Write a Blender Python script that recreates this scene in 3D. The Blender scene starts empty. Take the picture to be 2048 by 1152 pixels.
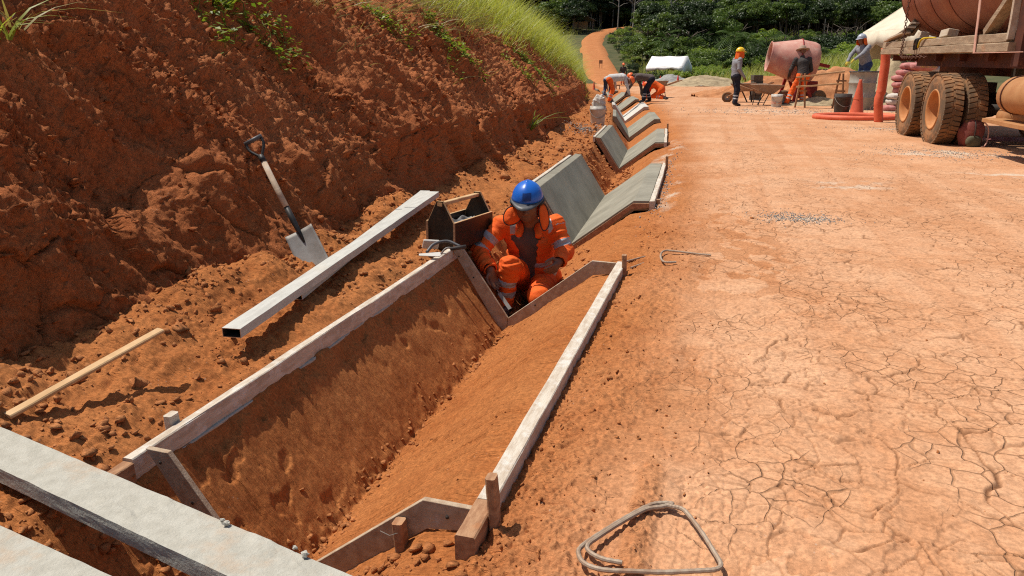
import bpy, math, random
import numpy as np
from mathutils import Vector, Matrix

# ---------------------------------------------------------------- camera, sky, sun, exposure
SC = bpy.context.scene
F, HC, HY, VX = 1450.0, 1.27, 134.0, 1459.0
PITCH = math.atan((576 - HY) / F)
YAW = math.atan((VX - 1024) / F * math.cos(PITCH))
cam_d = bpy.data.cameras.new('camera'); cam = bpy.data.objects.new('camera', cam_d)
SC.collection.objects.link(cam); SC.camera = cam
cam.location = (0, 0, HC); cam.rotation_euler = (math.pi / 2 - PITCH, 0, YAW)
cam_d.sensor_width = 36; cam_d.lens = F / 2048 * 36; cam_d.clip_start = 0.05; cam_d.clip_end = 3000

SUN_EL, SUN_AZ = math.radians(64.5), math.atan2(-1.0, 0.10)
world = bpy.data.worlds.new('World'); SC.world = world; world.use_nodes = True
wn = world.node_tree.nodes; wl = world.node_tree.links
sky = wn.new('ShaderNodeTexSky'); sky.sky_type = 'NISHITA'; sky.sun_disc = False
sky.sun_elevation = SUN_EL; sky.sun_rotation = SUN_AZ; sky.dust_density = 2.0; sky.air_density = 1.0
wn['Background'].inputs['Strength'].default_value = 0.10
wl.new(sky.outputs[0], wn['Background'].inputs['Color'])
sd = bpy.data.lights.new('sun', 'SUN'); sun = bpy.data.objects.new('sun', sd); SC.collection.objects.link(sun)
sd.energy = 5.0; sd.angle = math.radians(0.5); sd.color = (1.0, 0.94, 0.85)
_s = Vector((math.sin(SUN_AZ) * math.cos(SUN_EL), math.cos(SUN_AZ) * math.cos(SUN_EL), math.sin(SUN_EL)))
sun.rotation_euler = _s.to_track_quat('Z', 'Y').to_euler(); sun.location = _s * 30
SC.view_settings.view_transform = 'Standard'; SC.view_settings.look = 'None'
SC.view_settings.exposure = 0.0; SC.view_settings.gamma = 1.0; SC.view_settings.use_curve_mapping = False
SC.render.engine = 'CYCLES'; SC.cycles.max_bounces = 5; SC.cycles.use_denoising = False; SC.cycles.filter_width = 1.15; SC.cycles.transparent_max_bounces = 4

rng = np.random.default_rng(7); random.seed(7)
COL = SC.collection

# ---------------------------------------------------------------- small maths
FW = np.array([-math.sin(YAW) * math.cos(PITCH), math.cos(YAW) * math.cos(PITCH), -math.sin(PITCH)])
RT = np.array([math.cos(YAW), math.sin(YAW), 0.0]); UP = np.cross(RT, FW); CC = np.array([0, 0, HC])
FH = np.array([-math.sin(YAW), math.cos(YAW), 0.0])
def _ray(x, y): return RT * (x - 1024) / F - UP * (y - 576) / F + FW
def atZ(x, y, z=0.0):
    d = _ray(x, y); return CC + d * ((z - HC) / d[2])
def atY(x, y, Y):
    d = _ray(x, y); return CC + d * (Y / d[1])
def atX(x, y, X):
    d = _ray(x, y); return CC + d * (X / d[0])
def atD(x, y, dist):
    d = _ray(x, y); return CC + d * (dist / math.hypot(d[0], d[1]))
def V(*a): return np.array(a, float)
def unit(v):
    v = np.asarray(v, float); return v / (np.linalg.norm(v) + 1e-12)
def sstep(a, b, x):
    t = np.clip((x - a) / (b - a), 0, 1); return t * t * (3 - 2 * t)

_ga = np.random.default_rng(3).random(4096) * 2 * np.pi
_GX, _GY = np.cos(_ga), np.sin(_ga)
def _hash(ix, iy, s):
    h = ix.astype(np.uint32) * np.uint32(374761393) + iy.astype(np.uint32) * np.uint32(668265263) + np.uint32((s * 974711) & 0xffffffff)
    h = (h ^ (h >> np.uint32(13))) * np.uint32(1274126177)
    return h ^ (h >> np.uint32(16))
def pn(x, y, s=0):
    x0 = np.floor(x); y0 = np.floor(y); ix = x0.astype(np.int32); iy = y0.astype(np.int32)
    fx = x - x0; fy = y - y0
    ux = fx * fx * fx * (fx * (fx * 6 - 15) + 10); uy = fy * fy * fy * (fy * (fy * 6 - 15) + 10)
    def g(dx, dy):
        h = _hash(ix + dx, iy + dy, s) & 4095
        return _GX[h] * (fx - dx) + _GY[h] * (fy - dy)
    a = g(0, 0); b = g(1, 0); c = g(0, 1); d = g(1, 1)
    return (a + (b - a) * ux + (c - a + (a - b - c + d) * ux) * uy) * 1.5
def fbm(x, y, o=4, s=0, gain=0.5):
    r = 0; a = 1.0
    for i in range(o):
        r = r + a * pn(x, y, s + i * 17); x = x * 2.03 + 3.1; y = y * 2.03 + 1.7; a *= gain
    return r
def voro(x, y, s=0, facet=False):
    ix = np.floor(x).astype(np.int32); iy = np.floor(y).astype(np.int32)
    f1 = np.full(x.shape, 9.0); f2 = np.full(x.shape, 9.0); cid = np.zeros(x.shape, np.uint32); ox = np.zeros(x.shape); oy = np.zeros(x.shape)
    for dx in (-1, 0, 1):
        for dy in (-1, 0, 1):
            h = _hash(ix + dx, iy + dy, s); h2 = _hash(ix + dx, iy + dy, s + 91)
            px = ix + dx + .1 + .8 * (h & 1023) / 1023.; py = iy + dy + .1 + .8 * (h2 & 1023) / 1023.
            d = np.hypot(px - x, py - y)
            m = d < f1
            f2 = np.where(m, f1, np.minimum(f2, d)); cid = np.where(m, h, cid); f1 = np.where(m, d, f1)
            if facet: ox = np.where(m, x - px, ox); oy = np.where(m, y - py, oy)
    if facet: return f1, f2, (cid & 1023) / 1023., ox, oy, ((cid >> 10) & 255) / 255. - .5, ((cid >> 18) & 255) / 255. - .5
    return f1, f2, (cid & 1023) / 1023.

# ---------------------------------------------------------------- materials
def _nt(name):
    m = bpy.data.materials.new(name); m.use_nodes = True
    return m, m.node_tree.nodes, m.node_tree.links, m.node_tree.nodes['Principled BSDF']
def N(n, t, **k):
    x = n.new(t)
    for a, b in k.items():
        if a in x.bl_rna.properties: setattr(x, a, b)
    return x
def mixc(n, l, f, a, b):
    m = n.new('ShaderNodeMix'); m.data_type = 'RGBA'
    for i, v in ((0, f), (6, a), (7, b)):
        if hasattr(v, 'is_output'): l.new(v, m.inputs[i])
        elif i == 0: m.inputs[0].default_value = v
        else: m.inputs[i].default_value = (*v, 1)
    return m.outputs[2]
def noise(n, l, vec, sc, det=5, rough=.6):
    x = n.new('ShaderNodeTexNoise'); x.inputs['Scale'].default_value = sc; x.inputs['Detail'].default_value = det
    x.inputs['Roughness'].default_value = rough; l.new(vec, x.inputs['Vector']); return x.outputs['Fac']
def ramp(n, l, fac, a, b):
    x = n.new('ShaderNodeMapRange'); x.interpolation_type = 'SMOOTHSTEP'
    x.inputs['From Min'].default_value = a; x.inputs['From Max'].default_value = b; l.new(fac, x.inputs['Value']); return x.outputs[0]
def mul(n, l, a, b, op='MULTIPLY'):
    x = n.new('ShaderNodeMath'); x.operation = op
    for i, v in ((0, a), (1, b)):
        if hasattr(v, 'is_output'): l.new(v, x.inputs[i])
        else: x.inputs[i].default_value = v
    return x.outputs[0]
def bumpn(n, l, h, strength, dist, prev=None):
    x = n.new('ShaderNodeBump'); x.inputs['Strength'].default_value = strength; x.inputs['Distance'].default_value = dist
    l.new(h, x.inputs['Height'])
    if prev is not None: l.new(prev, x.inputs['Normal'])
    return x.outputs[0]
SOIL = (0.42, 0.17, 0.065)
def mat(name, c1, c2=None, scale=6, rough=.75, bump=.3, bscale=50, bdist=.004, dirt=0.0, dirtcol=SOIL, dscale=5,
        stretch=(1, 1, 1), metal=0.0, spec=.3, coords='Object', rnd=0.0):
    m, n, l, p = _nt(name)
    tc = n.new('ShaderNodeTexCoord'); mp = n.new('ShaderNodeMapping'); mp.inputs['Scale'].default_value = stretch
    l.new(tc.outputs[coords], mp.inputs[0]); v = mp.outputs[0]
    c2 = c2 or tuple(x * .65 for x in c1)
    col = mixc(n, l, ramp(n, l, noise(n, l, v, scale, 6, .65), .33, .67), c1, c2)
    if dirt > 0:
        f = ramp(n, l, noise(n, l, tc.outputs[coords], dscale, 6, .7), .62 - .3 * dirt, .80 - .3 * dirt)
        col = mixc(n, l, mul(n, l, f, min(1, .55 + .4 * dirt)), col, dirtcol)
    if rnd > 0:
        oi = n.new('ShaderNodeObjectInfo'); hs = n.new('ShaderNodeHueSaturation')
        l.new(ramp(n, l, oi.outputs['Random'], 0, 1), hs.inputs['Value']); hs.inputs['Value'].default_value = 1
        mr = n.new('ShaderNodeMapRange'); mr.inputs['To Min'].default_value = 1 - rnd; mr.inputs['To Max'].default_value = 1 + rnd
        l.new(oi.outputs['Random'], mr.inputs[0]); l.new(mr.outputs[0], hs.inputs['Value']); l.new(col, hs.inputs['Color']); col = hs.outputs[0]
    l.new(col, p.inputs['Base Color']); p.inputs['Roughness'].default_value = rough; p.inputs['Metallic'].default_value = metal
    p.inputs['Specular IOR Level'].default_value = spec
    if bump > 0:
        l.new(bumpn(n, l, noise(n, l, v, bscale, 6, .65), bump, bdist), p.inputs['Normal'])
    return m

def soil_mat(name, cols, bank=False):
    """cols: pairs of colours for soil kind 0 (compacted road) and 1 (freshly cut ditch)"""
    m, n, l, p = _nt(name)
    g = n.new('ShaderNodeNewGeometry'); pos = g.outputs['Position']
    at = n.new('ShaderNodeAttribute'); at.attribute_name = 'soil'; kind = at.outputs['Fac']
    ac = n.new('ShaderNodeAttribute'); ac.attribute_name = 'spill'; spill = ac.outputs['Fac']
    big = ramp(n, l, noise(n, l, pos, .9, 5, .6), .35, .65)
    med = ramp(n, l, noise(n, l, pos, 7, 7, .7), .32, .68)
    fin = ramp(n, l, noise(n, l, pos, 55, 6, .75), .3, .7)
    a = mixc(n, l, med, cols[0], cols[1]); a = mixc(n, l, mul(n, l, big, .6), a, cols[2])
    if not bank:   # long wheel-track bands
        mt = n.new('ShaderNodeMapping'); mt.inputs['Scale'].default_value = (2.6, .10, 1); l.new(pos, mt.inputs[0])
        a = mixc(n, l, mul(n, l, ramp(n, l, noise(n, l, mt.outputs[0], 1.0, 4, .6), .48, .62), .55), a, cols[1])
    b = mixc(n, l, med, cols[3], cols[4]); b = mixc(n, l, mul(n, l, big, .55), b, cols[5])
    c = mixc(n, l, kind, a, b)
    hs = n.new('ShaderNodeHueSaturation'); mr = n.new('ShaderNodeMapRange'); mr.inputs['To Min'].default_value = .72; mr.inputs['To Max'].default_value = 1.25
    l.new(fin, mr.inputs[0]); l.new(mr.outputs[0], hs.inputs['Value']); l.new(c, hs.inputs['Color'])
    # small pale and grey grit
    vo = n.new('ShaderNodeTexVoronoi'); vo.inputs['Scale'].default_value = 38; l.new(pos, vo.inputs['Vector'])
    dot = mul(n, l, ramp(n, l, vo.outputs['Distance'], .16, .08), ramp(n, l, noise(n, l, pos, 3, 3), .55, .65))
    c = mixc(n, l, mul(n, l, dot, .5), hs.outputs[0], (.55, .40, .30))
    if not bank:
        sp = mul(n, l, spill, ramp(n, l, noise(n, l, pos, 2.6, 9, .72), .40, .66)); sp = ramp(n, l, sp, .10, .75)
        c = mixc(n, l, mul(n, l, sp, .75), c, (.56, .46, .35))
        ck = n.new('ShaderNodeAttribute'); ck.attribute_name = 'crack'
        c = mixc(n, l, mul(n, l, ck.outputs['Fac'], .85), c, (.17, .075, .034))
    l.new(c, p.inputs['Base Color']); p.inputs['Roughness'].default_value = .95; p.inputs['Specular IOR Level'].default_value = .12
    hgt = noise(n, l, pos, 34, 7, .78)
    if not bank: hgt = mul(n, l, hgt, mul(n, l, mul(n, l, kind, .32), .2, 'ADD'))
    b1 = bumpn(n, l, hgt, .9 if bank else .6, .022 if bank else .014)
    ms = n.new('ShaderNodeMapping'); ms.inputs['Scale'].default_value = (1.6, 38, 1.6) if not bank else (7, 34, 7); l.new(pos, ms.inputs[0])
    st = mul(n, l, noise(n, l, ms.outputs[0], 1.0, 5, .7), kind) if not bank else noise(n, l, ms.outputs[0], 1.0, 5, .7)
    b1 = bumpn(n, l, st, .9, .030 if not bank else .020, b1)
    b2 = bumpn(n, l, noise(n, l, pos, 140, 4, .8), .55 if bank else .3, .005 if bank else .004, b1)
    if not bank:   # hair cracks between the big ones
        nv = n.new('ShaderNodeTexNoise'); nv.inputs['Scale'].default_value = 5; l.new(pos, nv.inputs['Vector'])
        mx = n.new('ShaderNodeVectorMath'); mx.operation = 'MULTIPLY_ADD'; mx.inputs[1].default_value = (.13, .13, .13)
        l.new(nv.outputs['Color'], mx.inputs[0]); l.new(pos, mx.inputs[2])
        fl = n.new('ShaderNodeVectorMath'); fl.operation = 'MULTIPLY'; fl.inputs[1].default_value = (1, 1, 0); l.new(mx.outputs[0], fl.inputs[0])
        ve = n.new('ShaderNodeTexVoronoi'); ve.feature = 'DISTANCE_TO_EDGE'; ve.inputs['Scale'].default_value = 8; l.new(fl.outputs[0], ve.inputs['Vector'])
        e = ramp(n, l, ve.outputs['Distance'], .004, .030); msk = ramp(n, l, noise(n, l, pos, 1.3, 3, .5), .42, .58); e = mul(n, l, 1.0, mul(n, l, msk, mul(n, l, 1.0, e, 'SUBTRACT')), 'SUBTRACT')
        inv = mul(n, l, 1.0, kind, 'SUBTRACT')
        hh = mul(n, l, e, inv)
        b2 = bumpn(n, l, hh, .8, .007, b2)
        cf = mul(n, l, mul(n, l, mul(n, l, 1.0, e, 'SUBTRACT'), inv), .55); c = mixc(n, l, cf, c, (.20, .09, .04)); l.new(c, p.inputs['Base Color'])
    l.new(b2, p.inputs['Normal'])
    return m

def leaf_mat(name, c1, c2, trans=.35):
    m, n, l, p = _nt(name)
    g = n.new('ShaderNodeNewGeometry'); oi = n.new('ShaderNodeObjectInfo')
    f = mul(n, l, mul(n, l, g.outputs['Random Per Island'], .65), mul(n, l, oi.outputs['Random'], .35), 'ADD')
    c = mixc(n, l, f, c1, c2)
    d = n.new('ShaderNodeBsdfDiffuse'); t = n.new('ShaderNodeBsdfTranslucent'); ms = n.new('ShaderNodeMixShader'); ms.inputs[0].default_value = trans
    hs = n.new('ShaderNodeHueSaturation'); hs.inputs['Value'].default_value = 1.5; hs.inputs['Saturation'].default_value = 1.1; l.new(c, hs.inputs['Color'])
    l.new(c, d.inputs[0]); l.new(hs.outputs[0], t.inputs[0]); l.new(d.outputs[0], ms.inputs[1]); l.new(t.outputs[0], ms.inputs[2])
    gl = n.new('ShaderNodeBsdfGlossy'); gl.inputs['Roughness'].default_value = .45; m2 = n.new('ShaderNodeMixShader'); m2.inputs[0].default_value = .025
    l.new(ms.outputs[0], m2.inputs[1]); l.new(gl.outputs[0], m2.inputs[2])
    l.new(m2.outputs[0], n['Material Output'].inputs['Surface'])
    return m

M = {}
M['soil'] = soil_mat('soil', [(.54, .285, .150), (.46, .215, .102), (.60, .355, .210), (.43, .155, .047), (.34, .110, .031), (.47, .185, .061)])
M['bank'] = soil_mat('bank_soil', [(.46, .150, .052), (.34, .098, .033), (.53, .20, .078), (.41, .128, .042), (.31, .090, .028), (.48, .172, .062)], True)
M['wood_old'] = mat('weathered_wood', (.52, .42, .31), (.40, .29, .20), 9, .85, .5, 40, .004, .35, (.50, .49, .45), 7, (1, .15, 1))
M['wood_form'] = mat('formwork_wood', (.60, .53, .43), (.44, .35, .26), 6, .9, .7, 30, .004, .45, (.66, .63, .57), 14, (7, 1.2, 7))
M['wood_raw'] = mat('raw_wood', (.42, .24, .13), (.27, .13, .065), 9, .85, .6, 40, .003, .2, SOIL, 9, (5, 1.5, 5))
M['wood_pale'] = mat('pale_wood', (.58, .38, .20), (.46, .28, .13), 8, .75, .3, 60, .002, .1)
M['wood_deck'] = mat('deck_timber', (.40, .29, .185), (.27, .185, .115), 3, .85, .8, 30, .01, .2, SOIL, 3, (6, 1, 6))
M['crust'] = mat('cement_crusted_board', (.45, .43, .365), (.38, .36, .30), 22, .92, 1.0, 110, .004, .26, (.44, .33, .23), 5)
M['wood_tmpl'] = mat('template_board', (.47, .37, .26), (.33, .22, .14), 6, .9, .7, 30, .004, .30, (.56, .51, .44), 12, (4, 4, 4))
M['alu'] = mat('dusty_aluminium', (.52, .51, .46), (.42, .41, .37), 7, .75, .4, 60, .002, .30, (.50, .45, .37), 7, (4, .8, 4))
M['alu_end'] = mat('clean_aluminium', (.62, .66, .70), (.5, .53, .56), 14, .35, .1, 80, .001, metal=.8)
M['conc'] = mat('fresh_concrete', (.295, .272, .210), (.205, .188, .142), 2.2, .8, .4, 60, .002, .20, (.36, .27, .18), 5)
M['conc_dry'] = mat('dry_concrete', (.55, .52, .47), (.47, .44, .39), 5, .85, .25, 90, .002)
M['steel'] = mat('worn_steel', (.30, .285, .26), (.21, .19, .165), 9, .6, .3, 60, .002, .35, (.36, .28, .21), 8, metal=.15)
M['rebar'] = mat('rebar_steel', (.40, .32, .24), (.32, .22, .15), 20, .7, .3, 90, .002, .2, metal=.3)
M['black'] = mat('black_plastic', (.02, .02, .02), (.04, .035, .03), 12, .5, .2, 60, .001, .15)
M['ply'] = mat('black_plywood', (.018, .013, .010), (.035, .022, .014), 14, .4, .3, 40, .002, .18, (.16, .075, .035), 12)
M['gravel'] = mat('grey_gravel', (.36, .35, .32), (.24, .23, .21), 30, .9, .3, 60, .003, rnd=.0)
M['sand'] = mat('wet_sand', (.42, .33, .20), (.33, .25, .15), 5, .95, .8, 30, .02)
M['skin'] = mat('brown_skin', (.21, .10, .058), (.16, .072, .042), 12, .5, .2, 90, .001, spec=.4)
M['orange'] = mat('hi_vis_orange', (.86, .140, .014), (.74, .10, .012), 5, .8, .7, 16, .012, .22, (.50, .16, .05), 6)
M['silver'] = mat('reflective_tape', (.40, .41, .42), (.33, .33, .34), 12, .45, .2, 40, .002, spec=.5)
M['shirt_grey'] = mat('grey_shirt', (.115, .088, .078), (.085, .065, .058), 9, .9, .5, 30, .004)
M['shirt_lt'] = mat('light_grey_shirt', (.27, .27, .29), (.21, .21, .225), 6, .9, .6, 18, .008)
M['shirt_black'] = mat('black_shirt', (.035, .032, .030), (.06, .05, .045), 6, .9, .6, 18, .008)
M['shirt_white'] = mat('white_shirt', (.55, .54, .52), (.42, .41, .40), 6, .9, .5, 18, .006)
M['navy'] = mat('navy_trousers', (.012, .015, .028), (.02, .02, .03), 6, .9, .5, 18, .006)
M['denim'] = mat('blue_denim', (.04, .07, .16), (.03, .05, .12), 6, .9, .5, 18, .006)
M['boot'] = mat('rubber_boot', (.03, .03, .03), (.05, .045, .04), 9, .55, .2, 40, .002, .5, (.30, .28, .25), 9)
M['helm_blue'] = mat('blue_helmet', (.012, .13, .55), (.012, .115, .50), 5, .3, .06, 60, .001, .08, (.30, .30, .32), 14, spec=.5)
M['helm_dark'] = mat('dark_blue_decal', (.012, .045, .20), None, 5, .4, .05)
M['visor'] = mat('grey_visor', (.10, .10, .105), (.07, .07, .07), 12, .45, .1, 60, .001, .1)
M['helm_yellow'] = mat('yellow_helmet', (.85, .55, .01), (.78, .48, .01), 5, .35, .05, spec=.5)
M['helm_grey'] = mat('grey_helmet', (.38, .41, .46), (.33, .35, .40), 5, .35, .05, spec=.5)
M['helm_orange'] = mat('orange_helmet', (.85, .16, .02), (.78, .12, .02), 5, .4, .05, spec=.5)
M['glove'] = mat('yellow_glove', (.55, .42, .05), (.40, .30, .05), 9, .8, .2)
M['hat'] = mat('straw_hat', (.42, .30, .22), (.30, .20, .14), 9, .85, .4)
M['rubber'] = mat('tyre_rubber', (.13, .085, .05), (.20, .11, .055), 4, .9, .3, 40, .004, .55, (.36, .175, .075), 4)
M['rim'] = mat('dusty_orange_rim', (.42, .17, .055), (.48, .22, .085), 5, .8, .25, 40, .003)
M['tank'] = mat('red_oxide_tank', (.265, .080, .042), (.32, .115, .06), 2.2, .65, .2, 25, .004, .25, (.36, .165, .085), 2)
M['chassis'] = mat('dark_red_chassis', (.10, .028, .014), (.06, .02, .012), 4, .8, .2, 30, .004, .2)
M['fuel'] = mat('tan_fuel_tank', (.42, .21, .085), (.36, .16, .06), 6, .7, .15, 40, .002)
M['chain'] = mat('rusty_chain', (.14, .06, .035), (.09, .04, .025), 20, .8, .2)
M['strap'] = mat('pale_strap', (.62, .36, .27), (.55, .30, .22), 12, .8, .2)
M['hose'] = mat('orange_hose', (.70, .15, .070), (.60, .11, .05), 5, .6, .2, 40, .002, .2, (.60, .30, .17), 6)
M['cone'] = mat('faded_cone', (.62, .12, .055), (.52, .09, .04), 6, .6, .2, 40, .002, .2)
M['cone_red'] = mat('red_cone', (.70, .04, .025), (.60, .03, .02), 6, .5, .1)
M['bucket'] = mat('white_bucket', (.58, .55, .50), (.48, .44, .38), 9, .5, .15, 40, .002, .35, (.50, .40, .30), 9)
M['barrel'] = mat('cement_stained_barrel', (.24, .25, .21), (.35, .33, .28), 5, .7, .3, 30, .003, .3, (.40, .33, .26), 5, (1, 1, .25))
M['darkbucket'] = mat('dark_bucket', (.035, .03, .028), (.07, .055, .045), 9, .7, .3, 30, .003, .3, (.16, .11, .08), 9)
M['mixer'] = mat('pink_dusty_drum', (.48, .20, .155), (.56, .31, .24), 3, .75, .3, 20, .006, .35, (.58, .42, .33), 2.5)
M['mixer_red'] = mat('red_mixer_frame', (.30, .025, .02), (.22, .02, .016), 6, .6, .15)
M['blocks'] = mat('dark_block', (.075, .062, .048), (.11, .09, .068), 9, .95, .6, 40, .006, .25, (.22, .17, .12), 7, rnd=.2)
M['tray'] = mat('dusty_barrow', (.34, .24, .17), (.27, .17, .11), 6, .8, .3, 30, .003, .3, (.42, .33, .25), 6)
M['sack_white'] = mat('white_sack', (.60, .56, .50), (.48, .42, .36), 8, .85, .6, 25, .01, .15)
M['sack_red'] = mat('red_paper_sack', (.40, .13, .12), (.50, .24, .21), 5, .85, .4, 25, .006, .25, (.55, .45, .38), 5)
M['tarp'] = mat('white_tarpaulin', (.80, .79, .76), (.72, .70, .67), 3, .7, .3, 8, .01)
M['tarp_cream'] = mat('cream_tarpaulin', (.66, .58, .44), (.58, .49, .36), 3, .8, .3, 8, .01)
M['pole'] = mat('galvanised_pole', (.42, .42, .40), None, 6, .6, .1)
M['yellow'] = mat('yellow_strap', (.70, .48, .02), None, 6, .7, .1)
M['backpack'] = mat('red_backpack', (.24, .075, .055), (.18, .05, .04), 9, .9, .5, 30, .006, .25, (.32, .18, .13), 7)
M['olive'] = mat('olive_pocket', (.13, .12, .07), None, 9, .9, .3)
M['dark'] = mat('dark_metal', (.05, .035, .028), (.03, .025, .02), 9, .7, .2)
M['print_yellow'] = mat('yellow_print', (.62, .42, .08), None, 9, .8, 0)
M['print_dark'] = mat('dark_print', (.03, .035, .02), None, 9, .8, 0)
M['eye'] = mat('eye', (.03, .02, .015), None, 9, .3, 0)
M['roofing'] = mat('grey_roofing', (.22, .21, .20), (.16, .15, .14), 2, .8, .2)
M['bluewrap'] = mat('blue_bags', (.20, .26, .34), (.35, .36, .36), 6, .7, .4, 20, .01)
M['grass'] = leaf_mat('grass_blades', (.20, .27, .035), (.42, .42, .09), .42)
M['grass_far'] = leaf_mat('verge_grass', (.20, .25, .04), (.38, .36, .10), .38)
M['grass_dry'] = leaf_mat('dry_grass', (.34, .26, .10), (.24, .24, .06), .35)
M['leaf_vine'] = leaf_mat('vine_leaf', (.10, .17, .025), (.28, .31, .05), .4)
M['leaf_dark'] = leaf_mat('dark_leaf', (.016, .032, .010), (.040, .062, .014), .2)
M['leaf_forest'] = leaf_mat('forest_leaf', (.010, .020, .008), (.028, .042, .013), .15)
M['leaf_mid'] = leaf_mat('mid_leaf', (.05, .095, .018), (.14, .185, .035), .32)
M['leaf_light'] = leaf_mat('light_leaf', (.13, .21, .028), (.27, .33, .06), .4)
M['leaf_palm'] = leaf_mat('palm_leaf', (.03, .06, .014), (.08, .12, .03), .25)
M['bark'] = mat('bark', (.12, .095, .07), (.08, .06, .045), 6, .95, .5)
M['bark_pale'] = mat('pale_bark', (.36, .33, .28), (.26, .23, .19), 4, .95, .3)
M['turf'] = mat('turf_ground', (.045, .055, .016), (.10, .085, .03), .5, .95, .8, 6, .06, .0)

# ---------------------------------------------------------------- mesh builders
def rot_to(z, x=None):
    """3x3 matrix (columns) with local z along z, local x as near x as possible"""
    z = unit(z); x = V(1, 0, 0) if x is None else np.asarray(x, float)
    if abs(np.dot(unit(x), z)) > .98: x = V(0, 1, 0)
    y = unit(np.cross(z, x)); x = np.cross(y, z); return np.stack([x, y, z], 1)
class MB:
    def __init__(s): s.v = []; s.f = []; s.m = []; s.n = 0
    def add(s, v, f, mi=0):
        v = np.asarray(v, float).reshape(-1, 3); b = s.n
        s.v.append(v); s.n += len(v)
        s.f += [tuple(int(i) + b for i in q) for q in f]; s.m += [mi] * len(f); return s
    def box(s, c, d, R=None, mi=0, taper=1.0):
        q = V(*d) / 2
        p = np.array([[sx, sy, sz] for sz in (-1, 1) for sy in (-1, 1) for sx in (-1, 1)], float) * q
        p[4:, :2] *= taper
        if R is not None: p = p @ np.asarray(R).T
        return s.add(p + V(*c), [(0, 2, 3, 1), (4, 5, 7, 6), (0, 1, 5, 4), (2, 6, 7, 3), (0, 4, 6, 2), (1, 3, 7, 5)], mi)
    def plank(s, a, b, w, h, up=(0, 0, 1), seg=10, jit=.0025, cham=.004, mi=0, sag=0.0):
        """long board from a to b: w across, h along up, chamfered and slightly uneven"""
        a = V(*a); b = V(*b); d = unit(b - a); side = unit(np.cross(d, up)); u2 = np.cross(side, d)
        W, Hh, c = w / 2, h / 2, cham
        cs = [(-W, -Hh + c), (-W, Hh - c), (-W + c, Hh), (W - c, Hh), (W, Hh - c), (W, -Hh + c), (W - c, -Hh), (-W + c, -Hh)]
        vs = []
        for i in range(seg + 1):
            t = i / seg; o = a + (b - a) * t + u2 * (-sag * 4 * t * (1 - t))
            o = o + side * random.gauss(0, jit * .5) + u2 * random.gauss(0, jit * .5)
            for (x, y) in cs: vs.append(o + side * (x + random.gauss(0, jit * .4)) + u2 * (y + random.gauss(0, jit * .4)))
        fs = []
        for i in range(seg):
            for k in range(8):
                q = i * 8; fs.append((q + k, q + (k + 1) % 8, q + 8 + (k + 1) % 8, q + 8 + k))
        fs.append(tuple(range(7, -1, -1))); fs.append(tuple(seg * 8 + k for k in range(8)))
        return s.add(vs, fs, mi)
    def tube(s, path, r, n=8, mi=0, closed=False, cap=True):
        P = [V(*p) for p in path]; L = len(P); rr = r if hasattr(r, '__len__') else [r] * L
        vs = []; ref = None
        for i in range(L):
            if closed: d = unit(P[(i + 1) % L] - P[i - 1])
            else: d = unit(P[min(i + 1, L - 1)] - P[max(i - 1, 0)])
            if ref is None: ref = V(0, 0, 1) if abs(d[2]) < .9 else V(1, 0, 0)
            x = unit(np.cross(d, ref)); y = np.cross(x, d); ref = y
            for k in range(n):
                a = 2 * math.pi * k / n; vs.append(P[i] + (x * math.cos(a) + y * math.sin(a)) * rr[i])
        fs = []
        for i in range(L if closed else L - 1):
            j = (i + 1) % L
            for k in range(n): fs.append((i * n + k, i * n + (k + 1) % n, j * n + (k + 1) % n, j * n + k))
        if cap and not closed:
            fs.append(tuple(range(n - 1, -1, -1))); fs.append(tuple((L - 1) * n + k for k in range(n)))
        return s.add(vs, fs, mi)
    def lathe(s, prof, n=24, c=(0, 0, 0), R=None, mi=0, a0=0, a1=2 * math.pi, jit=0):
        full = abs(a1 - a0 - 2 * math.pi) < 1e-6; m = n if full else n + 1
        vs = []
        for (r, z) in prof:
            for k in range(m):
                a = a0 + (a1 - a0) * k / n; vs.append((r * math.cos(a), r * math.sin(a), z))
        vs = np.array(vs)
        if jit: vs = vs + np.random.default_rng(5).normal(0, jit, vs.shape)
        if R is not None: vs = vs @ np.asarray(R).T
        fs = []
        for i in range(len(prof) - 1):
            for k in range(n if full else m - 1):
                k2 = (k + 1) % m; fs.append((i * m + k, i * m + k2, (i + 1) * m + k2, (i + 1) * m + k))
        return s.add(vs + V(*c), fs, mi)
    def prism(s, poly, th, O, ex, ey, mi=0):
        """polygon in the plane (ex, ey) at O, thickened by th along ex x ey (centred)"""
        O = V(*O); ex = V(*ex); ey = V(*ey); nz = unit(np.cross(ex, ey)); n = len(poly)
        vs = [O + ex * a + ey * b - nz * th / 2 for a, b in poly] + [O + ex * a + ey * b + nz * th / 2 for a, b in poly]
        fs = [tuple(range(n - 1, -1, -1)), tuple(range(n, 2 * n))] + [(i, (i + 1) % n, n + (i + 1) % n, n + i) for i in range(n)]
        return s.add(vs, fs, mi)
    def blob(s, c, r, R=None, mi=0, n=10, m=7, jit=0.0, sd=0, sq=1.0):
        """ellipsoid-like lump; sq<1 makes it boxier"""
        g = np.random.default_rng(sd); vs = []; r = V(*r)
        for i in range(m + 1):
            t = math.pi * i / m
            for k in range(n):
                a = 2 * math.pi * k / n
                q = V(math.sin(t) * math.cos(a), math.sin(t) * math.sin(a), math.cos(t))
                q = np.sign(q) * np.abs(q) ** sq
                vs.append(q * r * (1 + g.normal(0, jit) if 0 < i < m else 1))
        vs = np.array(vs)
        if R is not None: vs = vs @ np.asarray(R).T
        fs = [(i * n + k, (i + 1) * n + k, (i + 1) * n + (k + 1) % n, i * n + (k + 1) % n) for i in range(m) for k in range(n)]
        return s.add(vs + V(*c), fs, mi)
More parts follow.
